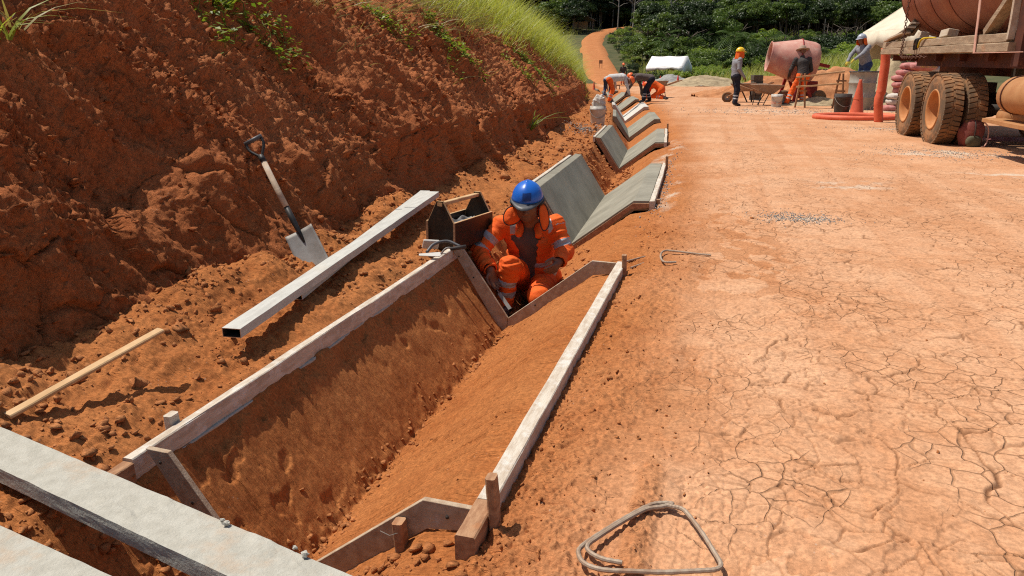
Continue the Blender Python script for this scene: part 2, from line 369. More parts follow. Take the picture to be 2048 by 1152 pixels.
    def build(s, name, mats, parent=None, smooth=False, bevel=0.0, solid=0.0, sub=0):
        v = np.concatenate(s.v) if s.v else np.zeros((0, 3))
        return link_mesh(name, v, s.f, mats, parent, smooth, s.m, bevel, solid, sub)
def link_mesh(name, v, f, mats, parent=None, smooth=False, mi=None, bevel=0.0, solid=0.0, sub=0):
    me = bpy.data.meshes.new(name)
    if isinstance(f, np.ndarray):
        k = f.shape[1]; me.vertices.add(len(v)); me.vertices.foreach_set('co', np.asarray(v, np.float32).ravel())
        me.loops.add(f.size); me.loops.foreach_set('vertex_index', f.astype(np.int32).ravel())
        me.polygons.add(len(f)); me.polygons.foreach_set('loop_start', np.arange(0, f.size, k, dtype=np.int32))
        me.update(calc_edges=True)
    else:
        me.from_pydata([tuple(x) for x in v], [], f)
    for q in (mats if isinstance(mats, (list, tuple)) else [mats]): me.materials.append(M[q] if isinstance(q, str) else q)
    if mi is not None and len(mi) and max(mi) > 0: me.polygons.foreach_set('material_index', np.asarray(mi, np.int32))
    if smooth: me.polygons.foreach_set('use_smooth', np.ones(len(me.polygons), bool))
    if not isinstance(f, np.ndarray): me.validate()
    me.update()
    o = bpy.data.objects.new(name, me); COL.objects.link(o)
    if parent is not None: o.parent = parent
    if sub: q = o.modifiers.new('s', 'SUBSURF'); q.levels = sub; q.render_levels = sub
    if solid: q = o.modifiers.new('t', 'SOLIDIFY'); q.thickness = solid
    if bevel: q = o.modifiers.new('b', 'BEVEL'); q.width = bevel; q.segments = 2; q.limit_method = 'ANGLE'
    return o
def tag(o, label, cat, group=None):
    o['label'] = label; o['category'] = cat
    if group: o['group'] = group
    return o
def thing(name, label, cat, loc=(0, 0, 0), rz=0.0, group=None):
    o = bpy.data.objects.new(name, None); COL.objects.link(o); o.empty_display_size = .1
    o.location = tuple(loc); o.rotation_euler = (0, 0, rz); return tag(o, label, cat, group)
def struct(o): o['kind'] = 'structure'; return o
def stuff(o, label=None, cat=None):
    o['kind'] = 'stuff'
    if label: tag(o, label, cat)
    return o
def dup(root, loc, rz=0.0, label=None, group=None, scale=None):
    r = root.copy(); COL.objects.link(r); r.location = tuple(loc); r.rotation_euler = (0, 0, rz)
    if scale is not None: r.scale = scale if hasattr(scale, '__len__') else (scale,) * 3
    if label: r['label'] = label
    if group: r['group'] = group
    for ch in list(root.children):
        c = ch.copy(); COL.objects.link(c); c.parent = r
        for g in ch.children:
            d = g.copy(); COL.objects.link(d); d.parent = c
    return r
def chain_pts(pts, n=8):
    """smooth curve through points (Catmull-Rom)"""
    P = [V(*p) for p in pts]; P = [2 * P[0] - P[1]] + P + [2 * P[-1] - P[-2]]; out = []
    for i in range(1, len(P) - 2):
        a, b, c, d = P[i - 1:i + 3]
        for k in range(n):
            t = k / n
            out.append(.5 * (2 * b + (c - a) * t + (2 * a - 5 * b + 4 * c - d) * t * t + (3 * b - a - 3 * c + d) * t ** 3))
    out.append(P[-2]); return out
# ================================================================ terrain
_ty = np.arange(-60, 420, .25)
_raw = np.interp(_ty, [-60, 7, 10, 13, 16, 19, 24, 30, 40, 55, 66, 85, 110, 139, 164, 400],
                 [0, 0, -.12, -.36, -.55, -.9, -1.65, -2.6, -4.6, -8.3, -11.0, -14.5, -19, -24.8, -28.5, -60])
_off = np.convolve(np.pad(_raw, 8, 'edge'), np.ones(17) / 17, 'valid')
def off(Y): return np.interp(Y, _ty, _off)
def zbase(Y): return np.interp(Y, [-60, 28, 40, 55, 66, 76, 90, 110, 140, 165, 185, 240, 420], [0, 0, -.02, -.07, -.24, -.15, .5, 2.1, 5.4, 8.6, 10.5, 12.5, 18])
BAYS = [(7.2, 10.2), (13.2, 16.2), (19.2, 22.2), (25.2, 28.2), (31.2, 34.2), (37.2, 40.2), (43.2, 46.2)]
def ground_z(X, Y, detail=True):
    X = np.asarray(X, float); Y = np.asarray(Y, float)
    u = X - off(Y); zb = zbase(Y); d = np.hypot(X, Y)
    w = 0.022 * pn(X * 2.2, Y * 2.2, 5) + .012 * pn(X * 9, Y * 9, 6)
    uu = u + np.where((Y > 1.7) & (Y < 4.9), .35, 1.0) * w
    z = np.interp(uu, [-3.6, -2.75, -2.5, -2.15, -1.90, -1.82, -1.43, -.80, -.60, -.52, -.36, .2, 3, 8, 12, 22, 60],
                  [.30, .10, .05, .015, -.03, -.08, -.585, -.115, -.075, -.055, -.012, .0, .03, .03, .25, 1.2, 2.5])
    inb = np.zeros_like(z)
    for a, b in BAYS: inb = np.maximum(inb, sstep(a - .10, a + .02, Y) * (1 - sstep(b - .02, b + .10, Y)))
    ditch = sstep(-1.88, -1.80, u) * (1 - sstep(-.66, -.58, u))
    z = z - .09 * inb * ditch
    gap = np.zeros_like(z)
    for a, b in zip([4.95] + [q[1] for q in BAYS[:-1]], [q[0] for q in BAYS]):
        gap = np.maximum(gap, sstep(a + .05, a + .5, Y) * (1 - sstep(b - .5, b - .05, Y)))
    # rough excavation between the poured bays, spoil pushed to the left
    lefty = sstep(-2.0, -1.7, u) * (1 - sstep(-1.35, -1.1, u))
    z = z + gap * lefty * (.10 * fbm(X * 3, Y * 3, 3, 41) - .02)
    z = z + (Y < 1.7) * lefty * .07 * fbm(X * 3, Y * 3, 3, 45)
    shelf = sstep(-3.0, -2.7, u) * (1 - sstep(-2.0, -1.86, u))
    road = sstep(-.50, -.25, u)
    z = z + shelf * (.050 * fbm(X * 1.6, Y * 1.6, 3, 21) + .032 * np.abs(fbm(X * 6, Y * 6, 4, 22)) + .012 * np.abs(fbm(X * 20, Y * 20, 3, 23, .6)))
    z = z + shelf * .16 * np.exp(-((u + 2.55) / .22) ** 2) * np.clip(.35 + fbm(X * .8, Y * 1.3, 3, 25), 0, 1)
    z = z + road * np.exp(-np.clip(d - 8, 0, None) / 30) * (.010 * fbm(X * .9, Y * .9, 3, 31) + .004 * fbm(X * 7, Y * 7, 4, 33))
    if detail:
        n = d < 16
        x, y, uN = X[n], Y[n], u[n]
        dz = np.zeros_like(x)
        # crumbly shoulder beside the board
        sh = sstep(-.64, -.58, uN) * (1 - sstep(-.44, -.08, uN + .16 * pn(x * 2.2, y * 1.5, 51)))
        dz += sh * (.020 * np.abs(fbm(x * 11, y * 11, 4, 52, .6)) + .009 * fbm(x * 40, y * 40, 3, 53, .6))
        # tyre tread prints and a small windrow on the left part of the road
        tp = np.maximum(sstep(-.36, -.33, uN) * (1 - sstep(-.22, -.19, uN)), sstep(-.11, -.08, uN) * (1 - sstep(.08, .11, uN))) * sstep(.0, .35, pn(x * 1.6 + 4, y * .9, 54) + .12)
        dz += -tp * .0035 * ((np.abs((uN / .062) % 1 - .5) < .10) | (np.abs((y / .085 + uN * 2) % 1 - .5) < .07))
        rid = np.exp(-((uN + .15 - .03 * pn(y * .8, y * 0, 55)) / .055) ** 2) * sstep(-.25, .2, pn(y * .9 + 7, y * 0 + 2, 56)) * (1 - sstep(4, 6.5, y))
        dz += rid * (.014 + .016 * np.abs(fbm(x * 22, y * 22, 3, 57, .7)))
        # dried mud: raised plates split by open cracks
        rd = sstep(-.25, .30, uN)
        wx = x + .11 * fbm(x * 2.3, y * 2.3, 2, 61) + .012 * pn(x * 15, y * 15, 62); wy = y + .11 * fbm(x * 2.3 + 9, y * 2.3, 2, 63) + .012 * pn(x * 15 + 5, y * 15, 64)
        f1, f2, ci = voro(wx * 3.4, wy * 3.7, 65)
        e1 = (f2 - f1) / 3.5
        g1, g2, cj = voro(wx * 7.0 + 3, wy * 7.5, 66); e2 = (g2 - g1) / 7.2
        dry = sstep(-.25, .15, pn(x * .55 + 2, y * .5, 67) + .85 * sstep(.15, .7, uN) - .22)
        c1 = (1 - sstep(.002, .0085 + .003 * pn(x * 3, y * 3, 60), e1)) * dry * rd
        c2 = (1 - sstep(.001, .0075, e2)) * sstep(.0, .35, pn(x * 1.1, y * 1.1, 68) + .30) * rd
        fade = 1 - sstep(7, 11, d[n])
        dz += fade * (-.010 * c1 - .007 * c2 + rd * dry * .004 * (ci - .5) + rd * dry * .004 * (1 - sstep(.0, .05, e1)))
        # flaky crust on the mid road, darker loose soil between the flakes
        fl = pn(x * 6.5, y * 4.0, 71) + .5 * pn(x * 2.5, y * 1.2, 79); m = sstep(.12, .5, pn(x * .7, y * .7, 72) + .18) * sstep(-.2, .2, uN) * (1 - sstep(2.2, 3.5, uN))
        fk = sstep(.02, .07, fl + .30 * pn(x * 14, y * 14, 73) + .12 * pn(x * 37, y * 37, 75)); loose = sstep(-.45, -.3, uN) * (1 - sstep(.25, .75, uN + .3 * pn(x, y, 76))) * (1 - fk)
        ground_z.lo = np.zeros(len(z), np.float32); ground_z.lo[n] = np.maximum(loose * sstep(-.3, .2, pn(x * .9 + 5, y * .7, 77) + .1) * fade, np.clip(1.3 * rid, 0, 1))
        dz += .008 * fk * sstep(-.4, -.2, uN) * (1 - sstep(.5, 1.0, uN)) + loose * .006 * np.abs(fbm(x * 30, y * 30, 3, 78, .7)) + rd * .0012 * fbm(x * 24, y * 24, 2, 74, .6)
        # trimmed ditch walls: scrape lines running up and down the slope, torn pits
        dt = sstep(-1.84, -1.78, uN) * (1 - sstep(-.66, -.60, uN)) * (y > 1.2)
        left = 1 - sstep(-1.46, -1.38, uN)
        yl = y + .10 * uN + .012 * pn(x * 3, y * 3, 81); sc = .35 * np.clip(pn(yl * 11, uN * .7, 82), -1, .3) + .3 * pn(yl * 40, uN * 1.6, 83) - 1.5 * (1 - sstep(.05, .20, np.abs(pn(yl * 6.5, uN * .5, 90)))) * sstep(-.25, .1, pn(yl * 3, uN * 2.5, 92)) - 1.0 * (1 - sstep(.04, .22, np.abs(pn(yl * 13, uN * .9, 93)))) * sstep(-.1, .2, pn(yl * 4, uN * 3, 94)) + 1.1 * ((yl * 4.3 + .5 * pn(yl * 1.3, uN * .4, 95)) % 1 - .5)
        dz += dt * (.0095 * sc + .0042 * fbm(x * 16, y * 16, 4, 84, .65))
        pit = sstep(.34, .52, pn(x * 13, y * 9, 85) + .2 * pn(x * 30, y * 30, 86)) * sstep(-.1, .3, pn(x * 2, y * 1.5, 89))
        dz -= dt * (.25 + .75 * left) * .020 * pit
        dz += dt * .030 * np.exp(-((uN + 1.42) / .07) ** 2) * np.abs(fbm(x * 9, y * 9, 4, 87, .6))
        # overhanging ragged lip below the left board
        lip = np.exp(-((uN + 1.79) / .035) ** 2) * (y > 1.7) * (y < 4.9)
        dz += lip * (.04 * fbm(x * 5, y * 5, 4, 88, .6))
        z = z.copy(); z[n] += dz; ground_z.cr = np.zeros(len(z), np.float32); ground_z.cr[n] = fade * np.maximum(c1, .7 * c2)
    return z + zb

def spill_field(X, Y):
    s = np.zeros_like(X)
    for (px, py, rx, ry, k) in [(1590, 440, .34, .22, 1.0), (1900, 312, 1.0, .55, 1.15), (2015, 356, .5, .22, 1.6), (1690, 372, .55, .5, .9),
                                (1780, 262, .9, .7, .8), (1560, 225, 2.4, 1.8, .9), (1345, 380, .12, 1.6, .7), (1340, 300, .3, 3.0, .7)]:
        c = atZ(px, py); s = np.maximum(s, k * np.exp(-(((X - c[0]) / rx) ** 2 + ((Y - c[1]) / ry) ** 2)))
    return s

FAR = chain_pts([atD(*q) for q in [(1330, 176, 58), (1262, 171, 64), (1225, 163, 74), (1205, 147, 88), (1196, 128, 103), (1188, 105, 122), (1184, 86, 142), (1192, 72, 160), (1213, 63, 172), (1240, 58, 180), (1275, 54, 186)]], 8)
def polar_sheet():
    a0 = math.pi / 2 + YAW   # heading of the camera as a polar angle
    th = np.linspace(a0 - math.radians(43.5), a0 + math.radians(45), 700)
    r = [.85]
    while r[-1] < 330:
        q = r[-1]; px = q * q / HC * .0015
        r.append(q + (min(max(.0055, px), .011) if q < 7 else (min(px, .022) if q < 12 else min(px, .020 * q))))
    r = np.array(r); R, T = np.meshgrid(r, th, indexing='ij')
    X = R * np.cos(T); Y = R * np.sin(T)
    Z = ground_z(X.ravel(), Y.ravel()).reshape(X.shape); crack = ground_z.cr; loose = ground_z.lo
    # hills behind
    dist = X * FH[0] + Y * FH[1]
    u = X - off(Y)
    hill = np.interp(dist, [0, 62, 80, 100, 140, 180, 220, 330], [0, 0, .5, 1.9, 5.2, 8.6, 10.5, 13])
    wt = sstep(62, 85, dist)
    Z = Z * (1 - wt) + wt * np.maximum(hill, zbase(Y) * (np.abs(u) < 4))
    fp = np.array(FAR); fm = dist > 55; A = np.stack([X[fm], Y[fm]], 1); bd = np.full(len(A), 1e9); bz = np.zeros(len(A))
    for q in fp:
        dd = np.hypot(A[:, 0] - q[0], A[:, 1] - q[1]); m = dd < bd; bd = np.where(m, dd, bd); bz = np.where(m, q[2], bz)
    w = 1 - sstep(4.5, 14, bd); Z[fm] = Z[fm] * (1 - w) + w * (bz - .06)
    nr, nt = X.shape
    v = np.stack([X.ravel(), Y.ravel(), Z.ravel()], 1)
    idx = np.arange(nr * nt).reshape(nr, nt)
    f = np.stack([idx[:-1, :-1], idx[:-1, 1:], idx[1:, 1:], idx[1:, :-1]], -1).reshape(-1, 4)[:, ::-1]
    uc = u.ravel()[f].mean(1); dc = dist.ravel()[f].mean(1); yc = Y.ravel()[f].mean(1)
    right_edge = 8.6 + .5 * pn(yc * .3, yc * 0, 3)
    keepf = ~((uc < -3.15) & (yc < 58)) & ~((uc < -14) & (yc < 75)); f, uc, dc, yc = f[keepf], uc[keepf], dc[keepf], yc[keepf]
    right_edge = right_edge[keepf]
    zone = np.where(dc > 70, 3, np.where(uc < -1.84, 0, np.where(uc < -.60, 1, np.where((uc < right_edge), 2, 3))))
    soil = (1 - sstep(-.66, .25, u + .18 * pn(X * 1.3, Y * 1.3, 91))).ravel(); soil = np.maximum(soil, .55 * loose)
    sp = spill_field(X.ravel(), Y.ravel())
    out = {}
    for k, nm, mt in ((0, 'verge', 'soil'), (1, 'ditch', 'soil'), (2, 'road', 'soil'), (3, 'hillside', 'turf')):
        ff = f[zone == k]; used = np.unique(ff); mp = np.full(len(v), -1); mp[used] = np.arange(len(used))
        o = link_mesh(nm, v[used], mp[ff], mt, smooth=True); struct(o)
        a = o.data.attributes.new('soil', 'FLOAT', 'POINT'); a.data.foreach_set('value', soil[used].astype(np.float32))
        a = o.data.attributes.new('spill', 'FLOAT', 'POINT'); a.data.foreach_set('value', sp[used].astype(np.float32))
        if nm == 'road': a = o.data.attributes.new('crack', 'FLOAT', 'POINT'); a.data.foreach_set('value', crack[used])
        out[nm] = o
    # coarse ground behind and beside the camera
    th2 = np.linspace(a0 + math.radians(45), a0 - math.radians(43.5) + 2 * math.pi, 40); r2 = np.array([.85, 2, 4, 8, 16, 40, 120, 330])
    R, T = np.meshgrid(r2, th2, indexing='ij'); X = R * np.cos(T); Y = R * np.sin(T); Z = np.where(X > -3, 0.0, .4) - .002
    v = np.stack([X.ravel(), Y.ravel(), Z.ravel()], 1); idx = np.arange(X.size).reshape(X.shape)
    f = np.stack([idx[:-1, :-1], idx[:-1, 1:], idx[1:, 1:], idx[1:, :-1]], -1).reshape(-1, 4)[:, ::-1]
    o = struct(link_mesh('ground', v, f, 'soil', smooth=True))
    rr = np.linspace(0, 2 * math.pi, 60, endpoint=False)
    v = np.concatenate([np.stack([.86 * np.cos(rr), .86 * np.sin(rr), 0 * rr - .004], 1), [[0, 0, -.004]]])
    o2 = struct(link_mesh('ground', v, [(i, (i + 1) % 60, 60) for i in range(60)], 'soil'))
    return out
GROUND = polar_sheet()
def gz(x, y):
    return float(ground_z(np.array([x], float), np.array([y], float))[0])

# ---------------------------------------------------------------- the cut bank on the left
def bank_base(Y, s):
    """profile point at arc parameter s (metres up the face): returns X, Z"""
    toe = off(Y) - 2.72 - .14 * sstep(10, 18, Y) + .10 * pn(Y * .5, Y * 0, 101)
    k = np.interp(Y, [-5, 3, 8, 18, 26, 36, 50, 60], [1.0, 1.0, .97, .98, .96, .85, .5, .15])
    du = np.interp(s, [-.4, 0, .72, .95, 2.45, 3.1, 5.3, 10, 18], [-.05, 0, .17, .35, 1.40, 1.92, 3.85, 8.3, 16.3])
    dz = np.interp(s, [-.4, 0, .72, .95, 2.45, 3.1, 5.3, 10, 18], [-.4, .0, .70, .86, 1.96, 2.32, 3.2, 4.1, 4.8])
    return toe - du, dz * k
def bank_disp(Y, s):
    ys = Y + .30 * s
    low = 1 - sstep(.7, 1.25, s + .25 * pn(Y * .9, s * 0, 110))
    d = .13 * fbm(Y * .55, s * .5, 3, 111)
    # erosion runnels on the upper face
    q = ys * 2.3 + .35 * fbm(Y * 1.3, s * 1.1, 3, 112)
    run = (1 - np.abs(pn(q, s * .42, 113))) ** 2 + .5 * (1 - np.abs(pn(q * 2.7, s * .9, 114))) ** 2
    run = run + .30 * (1 - np.abs(pn(q * 6.5, s * 1.3, 132))) ** 3
    d += (1 - low) * .105 * (run - .85)
    # crumbs
    cr = sstep(-.3, .4, pn(Y * .8, s * .9, 122) + .15)
    d += (1 - .70 * low) * (.050 * np.abs(fbm(ys * 5.5, s * 1.9, 4, 115, .62)) + (.020 + .026 * cr) * np.abs(fbm(ys * 15, s * 5.5, 4, 116, .7)))
    e1, e2, ce, fx, fy, r1, r2 = voro(ys * 9 + .5 * pn(ys * 8, s * 8, 123), s * 3.8 + .5 * pn(ys * 8 + 3, s * 8, 124), 125, True); d += (1 - .75 * low) * (.35 + .65 * cr) * (.036 * (ce - .4) * sstep(0, .12, e2 - e1) + .042 * (r1 * fx + r2 * fy))
    e1, e2, ce, fx, fy, r1, r2 = voro(ys * 22, s * 11 + .5 * pn(ys * 8, s * 8, 128), 129, True); d += (.012 + .012 * cr) * (ce - .4) * sstep(0, .12, e2 - e1) + .022 * (r1 * fx + r2 * fy)
    # sheared blocks of the lower wall
    f1, f2, ci, fx, fy, r1, r2 = voro(Y * 3.1 + .5 * pn(Y * 2, s * 2, 117), s * 1.6 + .4 * pn(Y * 2 + 7, s * 2, 118), 119, True); d += low * .11 * (r1 * fx + r2 * fy)
    d += low * (.012 * np.abs(fbm(Y * 22, s * 14, 3, 126, .7)) + .02 * (1 - np.abs(pn(Y * 5 + .5 * s, s * .8, 127))) ** 3 + .085 * (ci - .5) * sstep(0, .12, f2 - f1) - .035 * (1 - sstep(0, .06, f2 - f1)) + .03 * fbm(Y * 7, s * 3.5, 4, 120))
    hol = np.exp(-((Y - 3.1) / .45) ** 2 - ((s - .8) / .4) ** 2) * .22 + np.exp(-((Y - 6.2) / .35) ** 2 - ((s - .4) / .3) ** 2) * .08
    d -= hol
    # slumped heaps at the toe
    d += .19 * np.exp(-(s / .28) ** 2) * sstep(-.15, .5, fbm(Y * .9 + 3, Y * 0, 2, 121))
    return d
def bank_pt(Y, s):
    Y = np.asarray(Y, float); s = np.asarray(s, float)
    X, Z = bank_base(Y, s); X2, Z2 = bank_base(Y, s + .25); X1, Z1 = bank_base(Y, s - .25)
    tx, tz = X2 - X1, Z2 - Z1; L = np.hypot(tx, tz) + 1e-9
    nx, nz = tz / L, -tx / L
    d = bank_disp(Y, s) * np.interp(Y, [30, 60], [1, .3])
    # undercuts: crumbs drop a little, giving ledges
    return X + nx * d, Y + .02 * pn(Y * 9, s * 9, 130), Z + nz * d - .02 * np.abs(pn(Y * 13, s * 10, 131)) + zbase(Y)
def build_bank():
    ys = [.2]
    while ys[-1] < 62: ys.append(ys[-1] + (.02 if ys[-1] < 1.2 else max(.0125, .0047 * ys[-1])))
    ys = np.array(ys)
    ss = np.concatenate([np.arange(-.2, 2.7, .0122), np.arange(2.7, 5.5, .045), np.linspace(5.5, 18, 40)])
    Yg, Sg = np.meshgrid(ys, ss, indexing='ij'); X, Y, Z = bank_pt(Yg, Sg)
    v = np.stack([X.ravel(), Y.ravel(), Z.ravel()], 1); idx = np.arange(X.size).reshape(X.shape)
    f = np.stack([idx[:-1, :-1], idx[1:, :-1], idx[1:, 1:], idx[:-1, 1:]], -1).reshape(-1, 4)
    o = struct(link_mesh('bank', v, f, 'bank', smooth=True))
    a = o.data.attributes.new('soil', 'FLOAT', 'POINT'); a.data.foreach_set('value', (sstep(1.2, .2, Sg) if False else 1 - sstep(.2, 1.2, Sg)).ravel().astype(np.float32))
    return o
BANK = build_bank()

# ---------------------------------------------------------------- far road climbing the hill (draped sheet)
def far_road():
    pts = FAR[6:]; vs = []; W = 3.4
    for i, p in enumerate(pts):
        d = unit((pts[min(i + 1, len(pts) - 1)] - pts[max(i - 1, 0)]) * V(1, 1, 0)); s = V(d[1], -d[0], 0); w = 2.2
        for k in range(7): vs.append(p + s * w * (k - 3) / 3 + V(0, 0, float(np.interp(i, [0, 22], [.03, .28])) - .45 * (abs(k - 3) == 3)))
    f = [(i * 7 + k, i * 7 + k + 1, i * 7 + 8 + k, i * 7 + 7 + k) for i in range(len(pts) - 1) for k in range(6)]
    o = struct(link_mesh('far_road', np.array(vs), f, 'soil', smooth=True)); a = o.data.attributes.new('soil', 'FLOAT', 'POINT'); a.data.foreach_set('value', np.full(len(vs), .85, np.float32)); return o
far_road()

# ---------------------------------------------------------------- loose soil: clods, crumbs, gravel
def clod_templates(n, sub):
    import bmesh
    out = []
    for i in range(n):
        bm = bmesh.new(); bmesh.ops.create_icosphere(bm, subdivisions=sub, radius=1)
        g = np.random.default_rng(200 + i)
        v = np.array([q.co for q in bm.verts]); fc = np.array([[w.index for w in q.verts] for q in bm.faces]); bm.free()
        k = g.normal(size=(9, 3)); k /= np.linalg.norm(k, axis=1)[:, None]
        for kk in k: v = v - kk * np.clip(v @ kk - g.uniform(.25, .60), 0, None)[:, None]
        v *= 1.35 * (1 + g.normal(0, .13, (len(v), 1))); v *= g.uniform(.65, 1.25, 3) * V(1, 1, .7); out.append((v, fc))
    return out
CT1, CT2 = clod_templates(6, 1), clod_templates(8, 2)
def scatter(name, P, S, mt, temps=CT1, sink=.3, seed=1):
    g = np.random.default_rng(seed); vs = []; fs = []; b = 0
    P = np.asarray(P); S = np.asarray(S); k = g.integers(0, len(temps), len(P))
    for t in range(len(temps)):
        q = np.where(k == t)[0]
        if not len(q): continue
        tv, tf = temps[t]; a = g.uniform(0, 6.28, len(q)); c, s = np.cos(a), np.sin(a); til = g.normal(0, .5, len(q))
        x = tv[None, :, 0] * c[:, None] - tv[None, :, 1] * s[:, None]; y = tv[None, :, 0] * s[:, None] + tv[None, :, 1] * c[:, None]; z = np.repeat(tv[None, :, 2], len(q), 0)
        x, z = x * np.cos(til)[:, None] - z * np.sin(til)[:, None], x * np.sin(til)[:, None] + z * np.cos(til)[:, None]
        vv = np.stack([x, y, z], -1) * S[q][:, None, None] + P[q][:, None, :] + np.array([0, 0, 1]) * (S[q] * (.6 - sink))[:, None, None]
        vs.append(vv.reshape(-1, 3)); fs.append((tf[None] + (np.arange(len(q)) * len(tv))[:, None, None] + b).reshape(-1, 3)); b += len(q) * len(tv)
    o = link_mesh(name, np.concatenate(vs), np.concatenate(fs), mt, smooth=False)
    if mt in ('soil', 'bank'):
        a = o.data.attributes.new('soil', 'FLOAT', 'POINT'); a.data.foreach_set('value', np.full(b, .85, np.float32))
    return o
def strew(n, xr, yr, smin, smax, dens=None, seed=0, p=2.2):
    g = np.random.default_rng(seed); X = g.uniform(*xr, n); Y = yr[0] + (yr[1] - yr[0]) * g.random(n) ** 1.6
    X = X + off(Y); u = X - off(Y)
    keep = np.ones(n, bool) if dens is None else g.random(n) < dens(X, Y, u)
    X, Y = X[keep], Y[keep]; S = smin + (smax - smin) * g.random(len(X)) ** (p * 2)
    return np.stack([X, Y, ground_z(X, Y)], 1), S
Ps, Ss = [], []
for args in [
    (9000, (-2.85, -1.86), (.9, 9), .004, .026, lambda X, Y, u: np.clip(.25 + 1.1 * fbm(X * 1.4, Y * 1.4, 2, 301) + .8 * (u < -2.35), 0, 1), 1),
    (1300, (-2.9, -1.9), (9, 24), .012, .05, None, 2),
    (3200, (-1.60, -1.28), (1.0, 7.2), .003, .022, lambda X, Y, u: np.exp(-((u + 1.42) / .07) ** 2), 3),
    (3000, (-.60, .05), (.9, 7.2), .0025, .012, lambda X, Y, u: np.clip(1.1 * np.exp(-np.clip(u + .55, 0, 9) / .14) + .1, 0, 1), 4),
    (2600, (-.35, .05), (1.0, 6.5), .002, .010, lambda X, Y, u: np.exp(-((u + .15) / .06) ** 2) * np.clip(.3 + pn(Y * 1.3, Y * 0, 56), 0, 1), 5),
    (1500, (-.3, 3.2), (1.0, 14), .002, .008, lambda X, Y, u: np.clip(.15 + .8 * fbm(X * .8, Y * .8, 2, 305), 0, 1), 6),
    (1800, (-2.0, -.9), (4.9, 7.3), .005, .035, lambda X, Y, u: np.clip(.15 + 1.0 * (u < -1.35), 0, 1), 7),
    (1800, (-2.0, -.5), (.9, 1.75), .005, .030, None, 8),
    (900, (-1.36, -.72), (1.8, 7.2), .002, .011, lambda X, Y, u: np.clip(.2 + fbm(X * 2, Y * 2, 2, 306), 0, 1), 10),
    (900, (-1.95, -1.1), (10.2, 13.2), .01, .05, None, 9)]:
    a, b = strew(*args[:6], seed=args[6]); Ps.append(a); Ss.append(b)
CR = scatter('soil_crumbs', np.concatenate(Ps), np.concatenate(Ss), 'soil'); stuff(CR, 'loose red soil crumbs strewn over the shelf and the ditch edges', 'soil')
# bigger clods: pieces of the verge one can pick out
def big_clods(n, xr, yr, smin, smax, parent, seed, dens=None):
    P, S = strew(n, xr, yr, smin, smax, dens, seed, 1.2); meshes = getattr(big_clods, 'm', None)
    if meshes is None:
        meshes = []
        for i, (v, f) in enumerate(CT2):
            o = link_mesh('clod', v, f, 'soil'); me = o.data
            a = me.attributes.new('soil', 'FLOAT', 'POINT'); a.data.foreach_set('value', np.full(len(v), .85, np.float32))
            bpy.data.objects.remove(o); meshes.append(me)
        big_clods.m = meshes
    g = np.random.default_rng(seed)
    for p, s in zip(P, S):
        o = bpy.data.objects.new('clod', meshes[g.integers(len(meshes))]); COL.objects.link(o); o.parent = parent
        o.location = (p[0], p[1], p[2] + s * .15); o.scale = (s,) * 3; o.rotation_euler = (g.normal(0, .5), g.normal(0, .5), g.uniform(0, 6.28))
big_clods(90, (-2.80, -1.95), (1.2, 6.5), .018, .060, GROUND['verge'], 11, lambda X, Y, u: np.clip(.35 + .9 * (u < -2.3), 0, 1))
big_clods(45, (-2.9, -1.95), (6.5, 16), .04, .11, GROUND['verge'], 12)
big_clods(22, (-.58, -.36), (1.0, 6), .012, .030, GROUND['road'], 13)
big_clods(26, (-1.9, -1.30), (5.0, 7.1), .03, .08, GROUND['ditch'], 14)
big_clods(10, (.2, 2.6), (1.6, 7), .008, .018, GROUND['road'], 15)
# grey gravel spills
gp = []; gs = []
g = np.random.default_rng(44)
for (px, py, rx, ry, n, s0, s1) in [(1590, 438, .30, .22, 700, .003, .009), (1900, 312, 1.1, .7, 700, .004, .012), (1175, 262, .45, .9, 900, .006, .022), (1780, 262, 1.2, .7, 300, .005, .014),
                                    (1322, 385, .06, 1.0, 260, .004, .014), (1560, 224, 2.6, 1.8, 500, .008, .022), (1334, 335, .07, 2.0, 260, .004, .014)]:
    c = atZ(px, py); X = c[0] + g.normal(0, rx * .6, n); Y = c[1] + g.normal(0, ry * .6, n)
    gp.append(np.stack([X, Y, ground_z(X, Y)], 1)); gs.append(g.uniform(s0, s1, n))
GR = scatter('spilled_gravel', np.concatenate(gp), np.concatenate(gs), 'gravel', sink=.2, seed=5); stuff(GR, 'grey gravel spilled in patches on the orange road', 'gravel')

# crumbs and lumps clinging to the bank face
g = np.random.default_rng(45); n = 11000
Yb_ = 1.2 + 17 * g.random(n) ** 1.5; Sb_ = g.uniform(-.05, 2.6, n); kp = g.random(n) < np.where(Sb_ < .9, .22 + .6 * (Sb_ < .15), sstep(-.25, .35, pn(Yb_ * .8, Sb_ * .9, 122) + .1)); Yb_, Sb_ = Yb_[kp], Sb_[kp]
Xb, Y2b, Zb = bank_pt(Yb_, Sb_)
BC = scatter('bank_crumbs', np.stack([Xb, Y2b, Zb], 1), (.006 + .030 * g.random(len(Xb)) ** 3.5) * (1 + .03 * Yb_), 'bank', sink=.55, seed=6)
stuff(BC, 'red soil crumbs clinging to the cut bank face', 'soil')

def bankp(px, py):
    d = _ray(px, py)
    for t in np.linspace(2, 30, 1500):
        q = CC + d * t; ss = np.linspace(.0, 5, 101); X, Z = bank_base(np.full(101, q[1]), ss); zz = np.interp(-q[0], -X, Z)
        if q[0] < X[0] + .02 and q[2] < zz + .05: return q
    return CC + d * 6
# ================================================================ formwork in the near bay
Y0, Y1 = 1.80, 4.80
fw_ = thing('ditch_formwork', 'weathered timber formwork framing the unpoured V-shaped ditch bay', 'formwork')
FM = ['wood_form', 'wood_raw']
